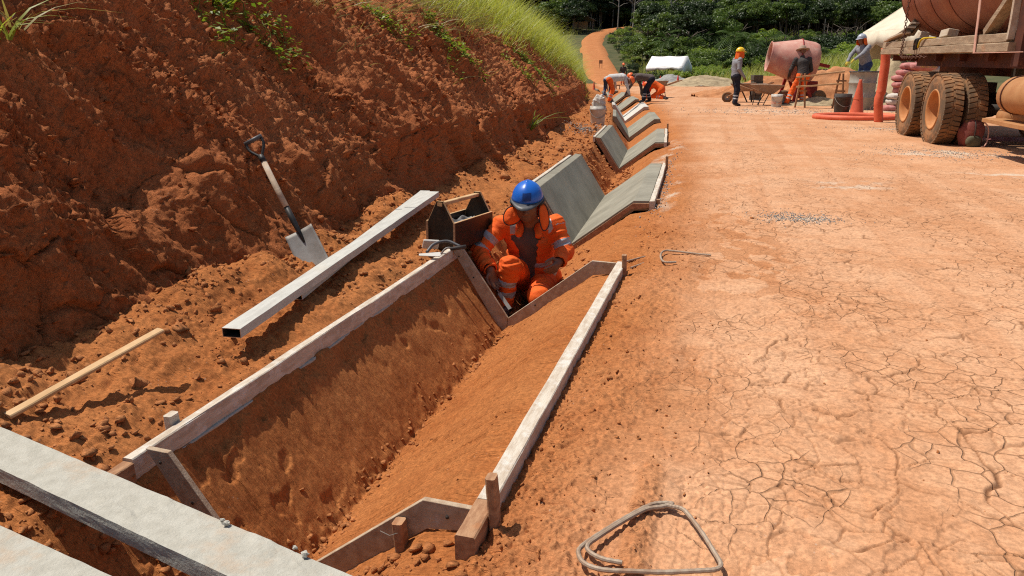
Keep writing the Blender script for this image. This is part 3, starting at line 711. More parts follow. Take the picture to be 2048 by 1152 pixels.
# left side board (continues past both templates), right side board
pa, pb = atZ(285, 915, -.01), atZ(908, 505, -.01)
MB().plank((-1.852, 1.735, -.045), (-1.838, 4.90, -.035), .042, .095, seg=16, jit=.002).build('side_board', FM, fw_)
MB().plank((-1.850, 1.60, -.060), (-1.850, 1.734, -.058), .046, .10, seg=2, jit=.001).build('board_end', 'wood_raw', fw_)
MB().plank((-.612, 1.842, -.042), (-.600, 4.80, -.040), .060, .085, seg=16, jit=.0015).build('side_board', FM, fw_); MB().plank((-.6125, 1.65, -.042), (-.612, 1.841, -.042), .061, .086, seg=3, jit=.001).build('board_end', 'wood_raw', fw_)
def stake(p, top, w=.034, h=.05, lean=(0, 0), par=fw_, m='wood_raw', deep=.18):
    b = MB(); z0 = p[2] - deep
    a = V(p[0], p[1], z0); t = V(p[0] + lean[0], p[1] + lean[1], top)
    b.plank(a, t, w, h, up=(0, 1, 0), seg=5, jit=.002, cham=.006); return b.build('stake', m, par)
stake((-.558, 1.79, -.05), .125, .030, .042, (-.015, -.01)); stake((-.612, 1.675, -.16), -.07, .030, .035)
stake((-.565, 4.66, -.04), .085, .030, .045); stake((-1.895, 2.0, -.02), .035, .035, .05, m='wood_form')
def template(Yp, side, near):
    ex, ez = (1, 0, 0), (0, 0, 1); th = .021
    L = [(-1.826, .015), (-1.735, .012), (-1.405, -.475), (-1.42, -.60), (-1.462, -.588)]
    R = [(-1.402, -.478), (-.800, -.004), (-.632, -.008), (-.632, -.085), (-.79, -.105), (-1.418, -.60)]
    MB().prism(L, th, (0, Yp, 0), ex, ez).build('template_arm', 'wood_tmpl', fw_, bevel=.002)
    MB().prism(R, th, (0, Yp + (.002), 0), ex, ez).build('template_arm', 'wood_tmpl', fw_, bevel=.002)
template(1.80, 1, True); template(4.79, 1, False)
stake((-.850, 1.765, -.17), -.075, .034, .044, (-.02, .0)); 
lipm = MB(); ly = np.linspace(1.86, 4.74, 60); lw = .006 + .007 * np.abs(fbm(ly * 4, ly * 0, 3, 410))
lipm.tube([(-1.828 + .003 * math.sin(9 * y), y, -.083 - .004 * math.sin(5 * y)) for y in ly], list(lw), 6); lipm.build('cement_lip', 'crust', fw_, True)
for (x, z, yy) in ((-1.77, -.03, 1.787), (-1.66, -.17, 1.787), (-1.77, -.04, 4.777), (-1.66, -.19, 4.777), (-1.2, -.36, 4.779), (-.72, -.05, 1.789)): MB().blob((x, yy, z), (.006, .003, .006), n=8, m=5).build('nail_head', 'dark', fw_, True)
tw = MB(); tw.tube([(-.925, 1.742, -.105), (-.89, 1.735, -.110), (-.86, 1.745, -.10), (-.85, 1.785, -.098)], .0012, 5); tw.build('tie_wire', 'steel', fw_)

# two cement-crusted screed boards lying across the near corner
def crust_board(p0, p1, w, h, name, label):
    p0, p1 = V(*p0), V(*p1); d = unit(p1 - p0); s = V(d[1], -d[0], 0)
    if s[1] > 0: s = -s
    n, k = 90, 26; vs = []; ring = []
    cs = [(0, 0)] + [(w * i / 12, 0) for i in range(1, 13)] + [(w, -h * i / 5) for i in range(1, 6)] + [(w * (1 - i / 3), -h) for i in range(1, 4)] + [(0, -h * (1 - i / 4)) for i in range(1, 4)]
    m = len(cs); L = np.linalg.norm(p1 - p0)
    T, K = np.meshgrid(np.linspace(0, 1, n), np.arange(m), indexing='ij')
    A = np.array(cs); o = A[K][..., 0]; z = A[K][..., 1]
    al = T * L
    bumpz = np.where(z > -.001, .0010 * fbm(al * 9, o * 30, 4, 401, .6) + .0045 * sstep(.45, .75, fbm(al * 5 + 3, o * 14, 3, 402)), 0)
    o2 = o + .0014 * fbm(al * 8, z * 30 + K * .01, 3, 403) * (np.abs(z) >= 0); z2 = z + bumpz + .0008 * fbm(al * 6, o * 9, 2, 405)
    v = p0 + T[..., None] * (p1 - p0) + o2[..., None] * s + z2[..., None] * V(0, 0, 1)
    idx = np.arange(n * m).reshape(n, m); nx = np.roll(idx, -1, 1)
    f = np.stack([idx[:-1], nx[:-1], nx[1:], idx[1:]], -1).reshape(-1, 4)
    vv = v.reshape(-1, 3); ob = link_mesh(name, vv, [tuple(q) for q in f] + [tuple(idx[0][::-1]), tuple(idx[-1])], 'crust', smooth=False)
    tag(ob, label, 'board')
    return ob
a = atZ(-40, 836, .085); b = atZ(700, 1150, .075); d = unit(b - a)
crust_board(a - d * .5, b + d * .25, .150, .055, 'screed_board', 'long cement-crusted screed board lying across the ditch end')
a = atZ(-60, 1024, .085); b = atZ(230, 1154, .080); d = unit(b - a)
crust_board(a - d * .6, b + d * .5, .16, .055, 'screed_board', 'cement-crusted screed board in the bottom left corner of the picture')
# small cement crumbs along the board edge
lp = []
for q in [(452, 1047), (610, 1108), (590, 1095), (445, 1040)]: lp.append(atZ(*q, .085))
for q, s in zip(lp, (.010, .011, .007, .008)):
    o = MB().blob((0, 0, 0), (s, s * .8, s * .7), jit=.2, n=8, m=5, sd=int(s * 1e4)).build('cement_crumb', 'crust'); o.location = tuple(q)
    tag(o, {.010: 'larger cement crumb where the near template arm meets the screed board', .011: 'largest cement crumb on the right end of the screed board', .007: 'smaller cement crumb just left of the largest one on the screed board', .008: 'tiny cement crumb beside the one at the template arm'}[s], 'crumb', 'cement crumbs on the screed board edge')

# aluminium straightedges on the shelf
def rect_tube(a, b, w, h, name, label, t=.003):
    a, b = V(*a), V(*b); root = thing(name, label, 'metal tube', a); d = unit(b - a); L = np.linalg.norm(b - a)
    s = unit(np.cross(d, (0, 0, 1))); u = np.cross(s, d); mb = MB()
    out = [(-w / 2, -h / 2), (w / 2, -h / 2), (w / 2, h / 2), (-w / 2, h / 2)]; inn = [(x * (1 - 2 * t / w), y * (1 - 2 * t / h)) for x, y in out]
    n = 24; vs = []
    for i in range(n + 1):
        o = d * L * i / n + u * random.gauss(0, .0006)
        vs += [o + s * x + u * y for x, y in out]
    fs = [(i * 4 + k, i * 4 + 4 + k, i * 4 + 4 + (k + 1) % 4, i * 4 + (k + 1) % 4) for i in range(n) for k in range(4)]
    mb.add(vs, fs); mb.build('outer_wall', 'alu', root, bevel=.0015)
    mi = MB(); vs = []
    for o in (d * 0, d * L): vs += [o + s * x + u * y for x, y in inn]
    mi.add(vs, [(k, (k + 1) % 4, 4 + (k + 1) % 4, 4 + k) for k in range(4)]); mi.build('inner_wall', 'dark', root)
    for o in (d * 0, d * L):
        me = MB()
        vs = [o + s * x + u * y for x, y in out] + [o + s * x + u * y for x, y in inn]
        me.add(vs, [(k, (k + 1) % 4, 4 + (k + 1) % 4, 4 + k) for k in range(4)])
        me.build('end_rim', 'alu_end', root)
    return root
a = atZ(463, 666, .11); b = atZ(868, 388, .20)
rect_tube(a, b, .092, .045, 'aluminium_straightedge', 'longer pale aluminium box tube lying on the earth shelf, open end nearest')
a2 = atZ(600, 556, .13); b2 = atZ(853, 381, .185); s = unit(np.cross(b - a, (0, 0, 1)))
rect_tube(a + (b - a) * .20 - s * .022 - V(0, 0, .047), a + (b - a) * 1.012 - s * .091 - V(0, 0, .001), .088, .042, 'aluminium_straightedge', 'shorter aluminium box tube slipping out from under the bank side of the longer one')
# lath
a = atZ(15, 832, .10); b = atZ(322, 660, .22)
o = MB().plank((0, 0, 0), b - a, .045, .016, seg=8, jit=.0007).build('wood_lath', 'wood_pale'); o.location = tuple(a)
tag(o, 'thin pale wooden lath lying over soil clods at the foot of the bank', 'lath')

# ---------------------------------------------------------------- shovel leaning on the bank
def shovel():
    T = atZ(630, 531, .085); _b = bankp(512, 292); Tp = _b + unit(CC - _b) * .10; root = thing('shovel', 'square-bladed shovel with black D-grip leaning on the red bank', 'shovel', T)
    ax = unit(Tp - T); L = np.linalg.norm(Tp - T); side = unit(RT * .9 + UP * .42); side = unit(side - ax * np.dot(side, ax)); nrm = np.cross(side, ax)
    if nrm[0] < 0: nrm = -nrm
    P = lambda x, y, z=0: side * x + ax * y + nrm * z
    mb = MB(); nx, ny = 13, 12; vs = []; fs = []; bw, bl = .098, .275
    for j in range(ny):
        t = j / (ny - 1)
        for i in range(nx):
            x = (i / (nx - 1) * 2 - 1); w = bw * (1 - .06 * t)
            z = .012 * (abs(x) ** 3) - .010 * math.exp(-(x / .16) ** 2) * t + .02 * (1 - t) ** 2
            vs.append(P(x * w, -.02 + bl * t, -.02 + z))
    for j in range(ny - 1):
        for i in range(nx - 1): fs.append((j * nx + i, j * nx + i + 1, (j + 1) * nx + i + 1, (j + 1) * nx + i))
    mb.add(vs, fs); mb.build('blade', 'steel', root, True, solid=.003)
    mb = MB(); mb.tube([P(0, bl * .62, -.022), P(0, bl * .9, -.018), P(0, bl + .05, -.012), P(0, bl + .17, -.004)], [.006, .014, .019, .018], 10); mb.build('socket', 'black', root, True)
    mb = MB(); mb.tube([P(0, bl + .15, -.004), P(0, L * .6, .004), P(0, L - .10, 0)], [.019, .019, .018], 10); mb.build('shaft', 'wood_old', root, True)
    mb = MB(); g0 = L - .12
    mb.tube([P(0, g0, 0), P(0, g0 + .05, 0)], [.020, .018], 10)
    for sg in (-1, 1): mb.tube(chain_pts([P(0, g0 + .035, 0), P(sg * .030, g0 + .075, 0), P(sg * .052, g0 + .115, 0), P(sg * .054, g0 + .165, 0)], 4), .0095, 8)
    mb.build('grip_fork', 'black', root, True)
    mb = MB(); mb.tube([P(-.060, g0 + .165, 0), P(.060, g0 + .165, 0)], .014, 10); mb.build('grip_bar', 'visor', root, True)
shovel()

# ---------------------------------------------------------------- carpenter's tool box
def toolbox():
    a = atZ(857, 490, .02); b = atZ(910, 497, .02); c0 = atZ(955, 462, .02); ex = unit((b - a) * V(1, 1, 0)); W = .215; ey = unit(V(-ex[1], ex[0], 0)); L = .56
    root = thing('tool_box', 'open black plywood tool box with pale wooden carrying bar', 'tool box', a + V(0, 0, -.015), math.atan2(ex[1], ex[0]) + .02)
    root.rotation_euler[0] = -.02
    H1, H2 = .195, .345
    poly = [(0, 0), (W, 0), (W, H1), (W * .60, H2), (W * .36, H2), (0, H1)]
    for y in (.008, L - .008):
        o = MB().prism(poly, .016, (0, y, 0), (1, 0, 0), (0, 0, 1)).build('end_panel', 'ply', root, bevel=.001)
        e = MB(); n = len(poly)     # raw ply edge
        for i in range(1, n):
            p, q = V(poly[i][0], y, poly[i][1]), V(poly[(i + 1) % n][0], y, poly[(i + 1) % n][1])
            e.plank(p, q, .0165, .003, up=unit(np.cross(q - p, (0, 1, 0))), seg=1, jit=0, cham=.0005)
        e.build('panel_edge', 'wood_pale', o)
    for x in (-.008, W + .008):
        o = MB().box((x, L / 2, H1 / 2), (.015, L + .004, H1)).build('side_panel', 'ply', root, bevel=.001)
        MB().box((x, L / 2, H1 + .0015), (.0155, L + .005, .004)).build('panel_edge', 'wood_pale', o)
        for yy in (-.003, L + .003): MB().box((x, yy, H1 / 2), (.0155, .004, H1 - .004)).build('panel_edge', 'wood_raw', o)
    MB().box((W / 2, L / 2, .008), (W, L - .03, .015)).build('floor_panel', 'ply', root)
    MB().plank((W * .48, -.004, H2 - .022), (W * .48, L + .004, H2 - .022), .042, .026, seg=6, jit=.001).build('carrying_bar', 'wood_pale', root)
    # crumpled grey plastic sheet lying inside
    n = 14; vs = []; g = np.random.default_rng(9)
    for j in range(n):
        for i in range(n): vs.append((.015 + (W - .03) * i / (n - 1), .03 + (L - .06) * j / (n - 1), .145 + .022 * g.normal() * (0 < i < n - 1)))
    s = link_mesh('plastic_sheet', np.array(vs), [(j * n + i, j * n + i + 1, (j + 1) * n + i + 1, (j + 1) * n + i) for j in range(n - 1) for i in range(n - 1)], 'sheet', None, True, sub=1)
    s.location = root.location; s.rotation_euler = root.rotation_euler; tag(s, 'crumpled grey plastic sheet inside the black tool box', 'plastic sheet')
M['sheet'] = mat('grey_plastic', (.30, .30, .29), (.14, .13, .12), 14, .3, .5, 30, .006, spec=.6)
toolbox()

# hand tools on the shelf by the form board
def hand_tools():
    c = atZ(862, 498, .03); r = thing('hand_float', 'small grey cement hand float standing on edge by the form board', 'float', c, .5)
    MB().box((0, 0, .035), (.115, .020, .075), rot_to((.15, -.5, 1))).build('float_plate', 'conc_dry', r, bevel=.006)
    MB().tube(chain_pts([(-.04, .02, .03), (-.03, .06, .04), (.03, .06, .04), (.04, .02, .03)], 5), .010, 8).build('handle', 'darkbucket', r, True)
    c = atZ(885, 512, .03); r = thing('trowel', 'cement-smeared steel trowel with bent neck resting against the form board', 'trowel', c, .35)
    MB().prism([(-.16, -.014), (-.02, -.030), (-.0, .0), (-.02, .030), (-.16, .012)], .004, (0, 0, .012), (1, 0, .0), (0, 1, .25)).build('blade', 'conc_dry', r)
    MB().tube(chain_pts([(-.01, 0, .015), (.02, 0, .05), (.05, .01, .055), (.06, .02, .04)], 5), .006, 8).build('neck', 'steel', r, True)
    MB().tube([(.055, .015, .045), (.16, .05, .05)], [.012, .015], 10).build('handle', 'darkbucket', r, True)
    c = atZ(880, 503, .035); r = MB().tube(chain_pts([(-.08, -.05, .0), (-.05, .02, .045), (.03, .07, .06), (.13, .06, .03)], 7), .011, 8).build('water_hose', 'visor', None, True)
    r.location = tuple(c); tag(r, 'short bent grey hose piece behind the left form board', 'hose')
hand_tools()

# ---------------------------------------------------------------- rebar stirrups on the road
def rebar(px, name, label, r=.0062, lift=None, n=9):
    pts = [atZ(x, y, .012 + (lift[i] if lift else 0)) for i, (x, y) in enumerate(px)]
    c = pts[0]; P = chain_pts([p - c for p in pts], n); 
    rr = [r * (1.0 + .13 * (i % 2)) for i in range(len(P))]
    o = MB().tube(P, rr, 8).build(name, 'rebar', None, False); o.location = tuple(c + V(0, 0, gz(c[0], c[1])))
    return tag(o, label, 'rebar')
dens = lambda q, k: [tuple(V(*q[i]) + (V(*q[i + 1]) - V(*q[i])) * t / k) for i in range(len(q) - 1) for t in range(k)] + [q[-1]]
R1 = [(1244, 1133), (1205, 1125), (1180, 1112), (1175, 1098), (1195, 1082), (1240, 1053), (1290, 1026), (1325, 1020), (1345, 1014), (1320, 1013), (1295, 1019), (1250, 1043), (1200, 1074), (1163, 1100), (1157, 1116), (1170, 1135), (1205, 1147), (1260, 1150), (1330, 1152), (1400, 1149), (1432, 1146), (1441, 1136), (1430, 1115), (1405, 1075), (1375, 1035), (1362, 1024), (1345, 1020), (1330, 1017)]
rebar(R1, 'rebar_stirrup', 'large rusty triangular rebar stirrup with overlapping ends at the front of the road', n=5)
rebar([(1422, 513), (1400, 511), (1350, 505), (1330, 504), (1322, 510), (1322, 520), (1330, 527), (1352, 527)], 'rebar_stirrup', 'open hook-shaped rebar stirrup lying beside the far form stake', .0065)
rebar([(1262, 520), (1290, 510), (1318, 499), (1326, 493), (1322, 490), (1300, 496), (1275, 502), (1252, 508)], 'rebar_stirrup', 'narrow V-bent rebar piece lying by the far form stake', .0065)

# ================================================================ poured concrete bays
def slab(k, a, b, conc, label, boards, lip=.09, lt=.07):
    om = float(off((a + b) / 2)); sl = float(off(b) - off(a)) / (b - a); z0 = float(zbase(a))
    r = thing('ditch_slab', label, 'concrete slab', (om, a, z0))
    prof = [(-1.86, lt), (-1.77, lt - .01), (-1.415, -.475), (-.80, .0), (-.645, .005), (-.645, -.09), (-.79, -.10), (-1.42, -.585), (-1.86, -.03)]
    mb = MB(); n = len(prof); L = b - a; N_ = 8; vs = []
    for i in range(N_ + 1):
        y = L * i / N_
        for x, z in prof: vs.append((x + sl * (y - L / 2), y, z + random.gauss(0, .0008)))
    fs = [(i * n + j, i * n + n + j, i * n + n + (j + 1) % n, i * n + (j + 1) % n) for i in range(N_) for j in range(n)]
    fs += [tuple(range(n)), tuple(N_ * n + j for j in range(n - 1, -1, -1))]
    mb.add(vs, fs); o = mb.build('concrete', conc, r, bevel=.004)
    if boards:
        f = thing('slab_formwork', 'timber formwork still around the ' + boards, 'formwork', (om, a, z0))
        dx = -sl * L / 2
        MB().plank((-1.885 + dx, -.04, lt - .035), (-1.885 - dx, L * .92, lt - .035), .04, .09, seg=8).build('side_board', 'wood_form', f)
        MB().plank((-.615 + dx, -.05, -.035), (-.615 - dx, L + .05, -.035), .05, .085, seg=8).build('side_board', 'wood_form', f)
        MB().prism([(-1.87 + dx, lt - .01), (-1.79 + dx, lt - .012), (-1.415 + dx, -.50), (-1.42 + dx, -.61), (-1.47 + dx, -.60)], .026, (0, -.016, 0), (1, 0, 0), (0, 0, 1)).build('template_arm', 'wood_raw', f)
        MB().prism([(-1.412 + dx, -.50), (-.80 + dx, -.022), (-.645 + dx, -.018), (-.645 + dx, -.06), (-.82 + dx, -.085), (-1.418 + dx, -.61)], .026, (0, -.018, 0), (1, 0, 0), (0, 0, 1)).build('template_arm', 'wood_raw', f)
        stake((-.575 - dx, L - .15, -.04), .12, .035, .05, par=f); stake((-.575 + dx, .2, -.04), -.01, .035, .05, par=f)
names = ['wet grey V-shaped ditch slab behind the crouching worker', 'grey V-shaped ditch slab, second beyond the crouching worker', 'grey V-shaped ditch slab, third beyond the crouching worker',
         'pale dry V-shaped ditch slab just in front of the bending workers', 'ditch slab under the bending workers', 'far ditch slab beyond the bending workers', 'farthest ditch slab beyond the bending workers']
forms = ['wet slab behind the crouching worker', 'second slab beyond the crouching worker', None, None, None, None, None]
for k, (a, b) in enumerate(BAYS):
    slab(k, a, b, 'conc_dry' if k == 3 else 'conc', names[k], forms[k], lt=.10 if k == 0 else .06)
# ================================================================ people (smoothly blended bodies, one surface each)
def surf_net(D, lo, vox):
    S = D < 0; nx, ny, nz = D.shape
    cnt = np.zeros((nx - 1, ny - 1, nz - 1), np.int8)
    C8 = [(i, j, k) for i in (0, 1) for j in (0, 1) for k in (0, 1)]
    for i, j, k in C8: cnt += S[i:nx - 1 + i, j:ny - 1 + j, k:nz - 1 + k]
    cells = np.argwhere((cnt > 0) & (cnt < 8)); cid = np.full(cnt.shape, -1, np.int64); cid[tuple(cells.T)] = np.arange(len(cells))
    acc = np.zeros((len(cells), 3)); num = np.zeros(len(cells))
    val = {c: D[cells[:, 0] + c[0], cells[:, 1] + c[1], cells[:, 2] + c[2]] for c in C8}
    for c in C8:
        for ax in range(3):
            if c[ax]: continue
            e = list(c); e[ax] = 1; e = tuple(e); d0, d1 = val[c], val[e]; m = (d0 < 0) != (d1 < 0)
            t = np.where(m, d0 / np.where(m, d0 - d1, 1), 0); p = np.tile(np.array(c, float), (len(cells), 1)); p[:, ax] = t
            acc += p * m[:, None]; num += m
    v = lo + vox * (cells + acc / num[:, None])
    fs = []
    for ax in range(3):
        b, c = (ax + 1) % 3, (ax + 2) % 3
        sl0 = [slice(None)] * 3; sl1 = [slice(None)] * 3; sl0[ax] = slice(0, -1); sl1[ax] = slice(1, None)
        e = S[tuple(sl0)] != S[tuple(sl1)]; q = np.argwhere(e); q = q[(q[:, b] > 0) & (q[:, c] > 0) & (q[:, b] < D.shape[b] - 1) & (q[:, c] < D.shape[c] - 1)]
        ins = S[tuple(q.T)]
        def g(db, dc):
            w = q.copy(); w[:, b] -= db; w[:, c] -= dc; return cid[tuple(w.T)]
        f = np.stack([g(1, 1), g(0, 1), g(0, 0), g(1, 0)], 1); f[~ins] = f[~ins][:, ::-1]; fs.append(f)
    return v, np.concatenate(fs)
def cap_d(P, a, b, ra, rb):
    ba = b - a; h = np.clip(((P - a) @ ba) / (ba @ ba + 1e-12), 0, 1)
    return np.linalg.norm(P - a - h[..., None] * ba, axis=-1) - (ra + (rb - ra) * h), h
def sdf_body(prims, vox, k=.02, wr=0.0):
    """prims: (a, b, ra, rb, material, bands, sub) -> verts, quads, material index per face"""
    A = [q for q in prims if not q.get('sub')]; pad = 3 * vox + .01
    lo = np.min([np.minimum(q['a'] - q['ra'], q['b'] - q['rb']) for q in A], 0) - pad; hi = np.max([np.maximum(q['a'] + q['ra'], q['b'] + q['rb']) for q in A], 0) + pad
    n = np.ceil((hi - lo) / vox).astype(int) + 1; D = np.full(n, .2, np.float32)
    for q in prims:
        r = max(q['ra'], q['rb']) + .05; i0 = np.clip(np.floor((np.minimum(q['a'], q['b']) - r - lo) / vox).astype(int), 0, n - 1); i1 = np.clip(np.ceil((np.maximum(q['a'], q['b']) + r - lo) / vox).astype(int) + 1, 1, n)
        if (i1 <= i0).any(): continue
        G = np.stack(np.meshgrid(*[lo[i] + vox * np.arange(i0[i], i1[i]) for i in range(3)], indexing='ij'), -1)
        d, h = cap_d(G, q['a'], q['b'], q['ra'], q['rb'])
        w = q.get('wr', wr)
        if w:
            ax = unit(q['b'] - q['a']); t = (G - q['a']) @ ax
            d = d + w * (pn(t * 26 + G[..., 0] * 9, G[..., 2] * 8 + G[..., 1] * 12, 7) + .6 * pn(t * 55, (G[..., 0] - G[..., 1]) * 17, 8))
        sl = tuple(slice(i0[i], i1[i]) for i in range(3)); o = D[sl]; kk = q.get('k', k)
        if q.get('sub'):
            D[sl] = np.maximum(o, -d)
        else:
            hh = np.clip(.5 + .5 * (d - o) / kk, 0, 1); D[sl] = d * (1 - hh) + o * hh - kk * hh * (1 - hh)
    v, f = surf_net(D, lo, vox); c = v[f].mean(1)
    best = np.full(len(c), 9.0); mi = np.zeros(len(c), np.int32)
    for q in prims:
        if q.get('sub'): continue
        d, h = cap_d(c, q['a'], q['b'], q['ra'], q['rb']); L = h * np.linalg.norm(q['b'] - q['a'])
        m = d < best; mm = np.full(len(c), q['m'])
        for (t0, t1, bm) in q.get('bands', ()): mm = np.where((h >= t0) & (h <= t1), bm, mm)
        best = np.where(m, d, best); mi = np.where(m, mm, mi)
    return v, f, mi
def C_(a, b, ra, rb, m, **k): return dict(a=V(*a), b=V(*b), ra=ra, rb=rb, m=m, **k)
def sdf_obj(name, prims, mats, vox, parent, k=.02, wr=0.0):
    v, f, mi = sdf_body(prims, vox, k, wr)
    return link_mesh(name, v, f, mats, parent, True, mi)
def frame(up, fwd):
    up = unit(up); f = unit(V(*fwd) - up * np.dot(fwd, up)); s = np.cross(f, up); return np.stack([s, f, up], 1)   # columns: right, front, up

def helmet(parent, c, up, fwd, m, visor=None, decal=None, r=(.118, .142, .128), nm='helmet'):
    R = frame(up, fwd); mb = MB(); n, k = 28, 10; vs = []; fs = []
    for i in range(k + 1):
        t = math.pi / 2 * i / k
        for j in range(n):
            a = 2 * math.pi * j / n; x, y, z = math.cos(a) * math.cos(t), math.sin(a) * math.cos(t), math.sin(t)
            rid = 1 + .035 * math.exp(-(x / .16) ** 2) * (z > .15) * (1 if abs(x) < .3 else 0)
            vs.append((x * r[0] * (1.0 + .02 * (i == 0)), y * r[1], z * r[2] * rid))
    for i in range(k):
        for j in range(n): fs.append((i * n + j, i * n + (j + 1) % n, (i + 1) * n + (j + 1) % n, (i + 1) * n + j))
    mb.add(np.array(vs) @ R.T + c, fs); o = mb.build(nm, m, parent, True, solid=.004)
    mb = MB(); vs = []; fs = []; q = 22   # brim, deeper in front
    for j in range(q + 1):
        a = 2 * math.pi * j / q; fr = max(0, math.sin(a)) ** 2
        for t in (0, .5, 1): vs.append((math.cos(a) * (r[0] * .99 + t * (.010 + .006 * fr)), math.sin(a) * (r[1] * .99 + t * (.010 + .062 * fr)), .006 - t * .022 * fr - .002 * t))
    for j in range(q):
        for t in range(2): fs.append((j * 3 + t, j * 3 + t + 1, (j + 1) * 3 + t + 1, (j + 1) * 3 + t))
    mb.add(np.array(vs) @ R.T + c, fs); mb.build('brim', visor or m, o, True, solid=.005)
    if decal:
        n2 = 6; vs = []
        for i in range(n2):
            for j in range(n2):
                x = -.045 + .062 * i / (n2 - 1); z = .030 + .052 * j / (n2 - 1)
                y = r[1] * math.sqrt(max(0, 1 - (x / r[0]) ** 2 - (z / r[2]) ** 2)) + .0065 + .004 * (abs(x) < .02); vs.append((x, y, z))
        MB().add(np.array(vs) @ R.T + c, [(i * n2 + j, (i + 1) * n2 + j, (i + 1) * n2 + j + 1, i * n2 + j + 1) for i in range(n2 - 1) for j in range(n2 - 1)]).build('sticker', decal, o, True)
    return o
def neck_flap(parent, c, up, fwd, m='orange', r=(.118, .135), drop=.21, a0=-200, a1=20, flare=.05, trim=None, seed=1, fold=.012):
    """cloth hanging from the helmet rim round the back and sides; angles measured in the right/front plane"""
    R = frame(up, fwd); n, k = 30, 8; vs = []; g = np.random.default_rng(seed); ph = g.uniform(0, 6)
    for j in range(n + 1):
        u = j / n; a = math.radians(a0 + (a1 - a0) * u); edge = math.sin(math.pi * min(1, max(0, u))) ** .35
        for i in range(k + 1):
            t = i / k; fl = 1 + flare / r[0] * t + fold / r[0] * t * math.sin(a * 7 + ph)
            vs.append((math.cos(a) * r[0] * fl, math.sin(a) * r[1] * fl, .01 - t * drop * (.55 + .45 * edge)))
    v = np.array(vs) @ R.T + c
    o = link_mesh('neck_flap', v, [(j * (k + 1) + i, (j + 1) * (k + 1) + i, (j + 1) * (k + 1) + i + 1, j * (k + 1) + i + 1) for j in range(n) for i in range(k)], m, parent, True, solid=.004)
    if trim:
        path = [v[0 * (k + 1) + i] for i in range(k + 1)] + [v[j * (k + 1) + k] for j in range(1, n)] + [v[n * (k + 1) + i] for i in range(k, -1, -1)]
        MB().tube(path, .0042, 6).build('flap_trim', trim, o, True)
    return o
def head_prims(hc, up, fwd, m=0, s=1.0):
    R = frame(up, fwd); P = lambda x, y, z: V(*hc) + R @ (V(x, y, z) * s)
    q = [C_(P(0, -.015, .035), P(0, .012, .03), .088 * s, .085 * s, m), C_(P(0, .03, -.02), P(0, .05, -.085), .066 * s, .040 * s, m),
         C_(P(-.03, .03, -.06), P(.03, .03, -.06), .045 * s, .045 * s, m),
         C_(P(0, .092, .012), P(0, .112, -.028), .010 * s, .016 * s, m, k=.010), C_(P(-.014, .098, -.034), P(.014, .098, -.034), .010 * s, .010 * s, m, k=.01),
         C_(P(-.05, .072, .03), P(.05, .072, .03), .019 * s, .019 * s, m, k=.012), C_(P(-.022, .083, -.064), P(.022, .083, -.064), .009 * s, .009 * s, m, k=.006),
         C_(P(-.02, .080, -.078), P(.02, .080, -.078), .009 * s, .009 * s, m, k=.006)]
    for sx in (-1, 1): q += [C_(P(sx * .088, -.005, .01), P(sx * .092, -.005, -.02), .017 * s, .012 * s, m, k=.008), C_(P(sx * .045, .06, -.02), P(sx * .04, .062, -.03), .028 * s, .024 * s, m)]
    return q
def hand_prims(w, d, palm, m, curl=.5, side=1, spread=.10, s=1.0):
    """w wrist point, d hand direction, palm = palm normal; fingers bend towards the palm"""
    d = unit(d); p = unit(V(*palm) - d * np.dot(palm, d)); x = np.cross(d, p) * side; w = V(*w); q = []
    q.append(C_(w, w + d * .04 * s, .024 * s, .025 * s, m))
    for t in (-.026, -.009, .009, .026): q.append(C_(w + d * .02 * s + x * t * .6 * s, w + d * .085 * s + x * t * s, .016 * s, .0135 * s, m, k=.012))
    for i, (t, L) in enumerate(((-.030, .062), (-.010, .080), (.010, .086), (.030, .076))):
        o = w + d * .085 * s + x * t * s; dd = d + x * (t * 4 * spread); c = curl * (1 + .12 * (1.5 - i))
        for j, l in enumerate((.46, .31, .23)):
            dd = unit(dd * math.cos(c) + p * math.sin(c)); e = o + dd * L * l * s
            q.append(C_(o, e, (.0098 - .0012 * j) * s, (.0090 - .0012 * j) * s, m, k=.005)); o = e
    o = w + d * .025 * s + x * .026 * s; e = o + unit(d * .6 + x * .8 + p * .35) * .045 * s; g2 = e + unit(d * .9 + x * .25 + p * .5) * .034 * s; h2 = g2 + unit(d * .9 - x * .1 + p * .6) * .026 * s
    q += [C_(o, e, .015 * s, .0125 * s, m, k=.01), C_(e, g2, .0118 * s, .0105 * s, m, k=.006), C_(g2, h2, .0105 * s, .009 * s, m, k=.006)]
    return q

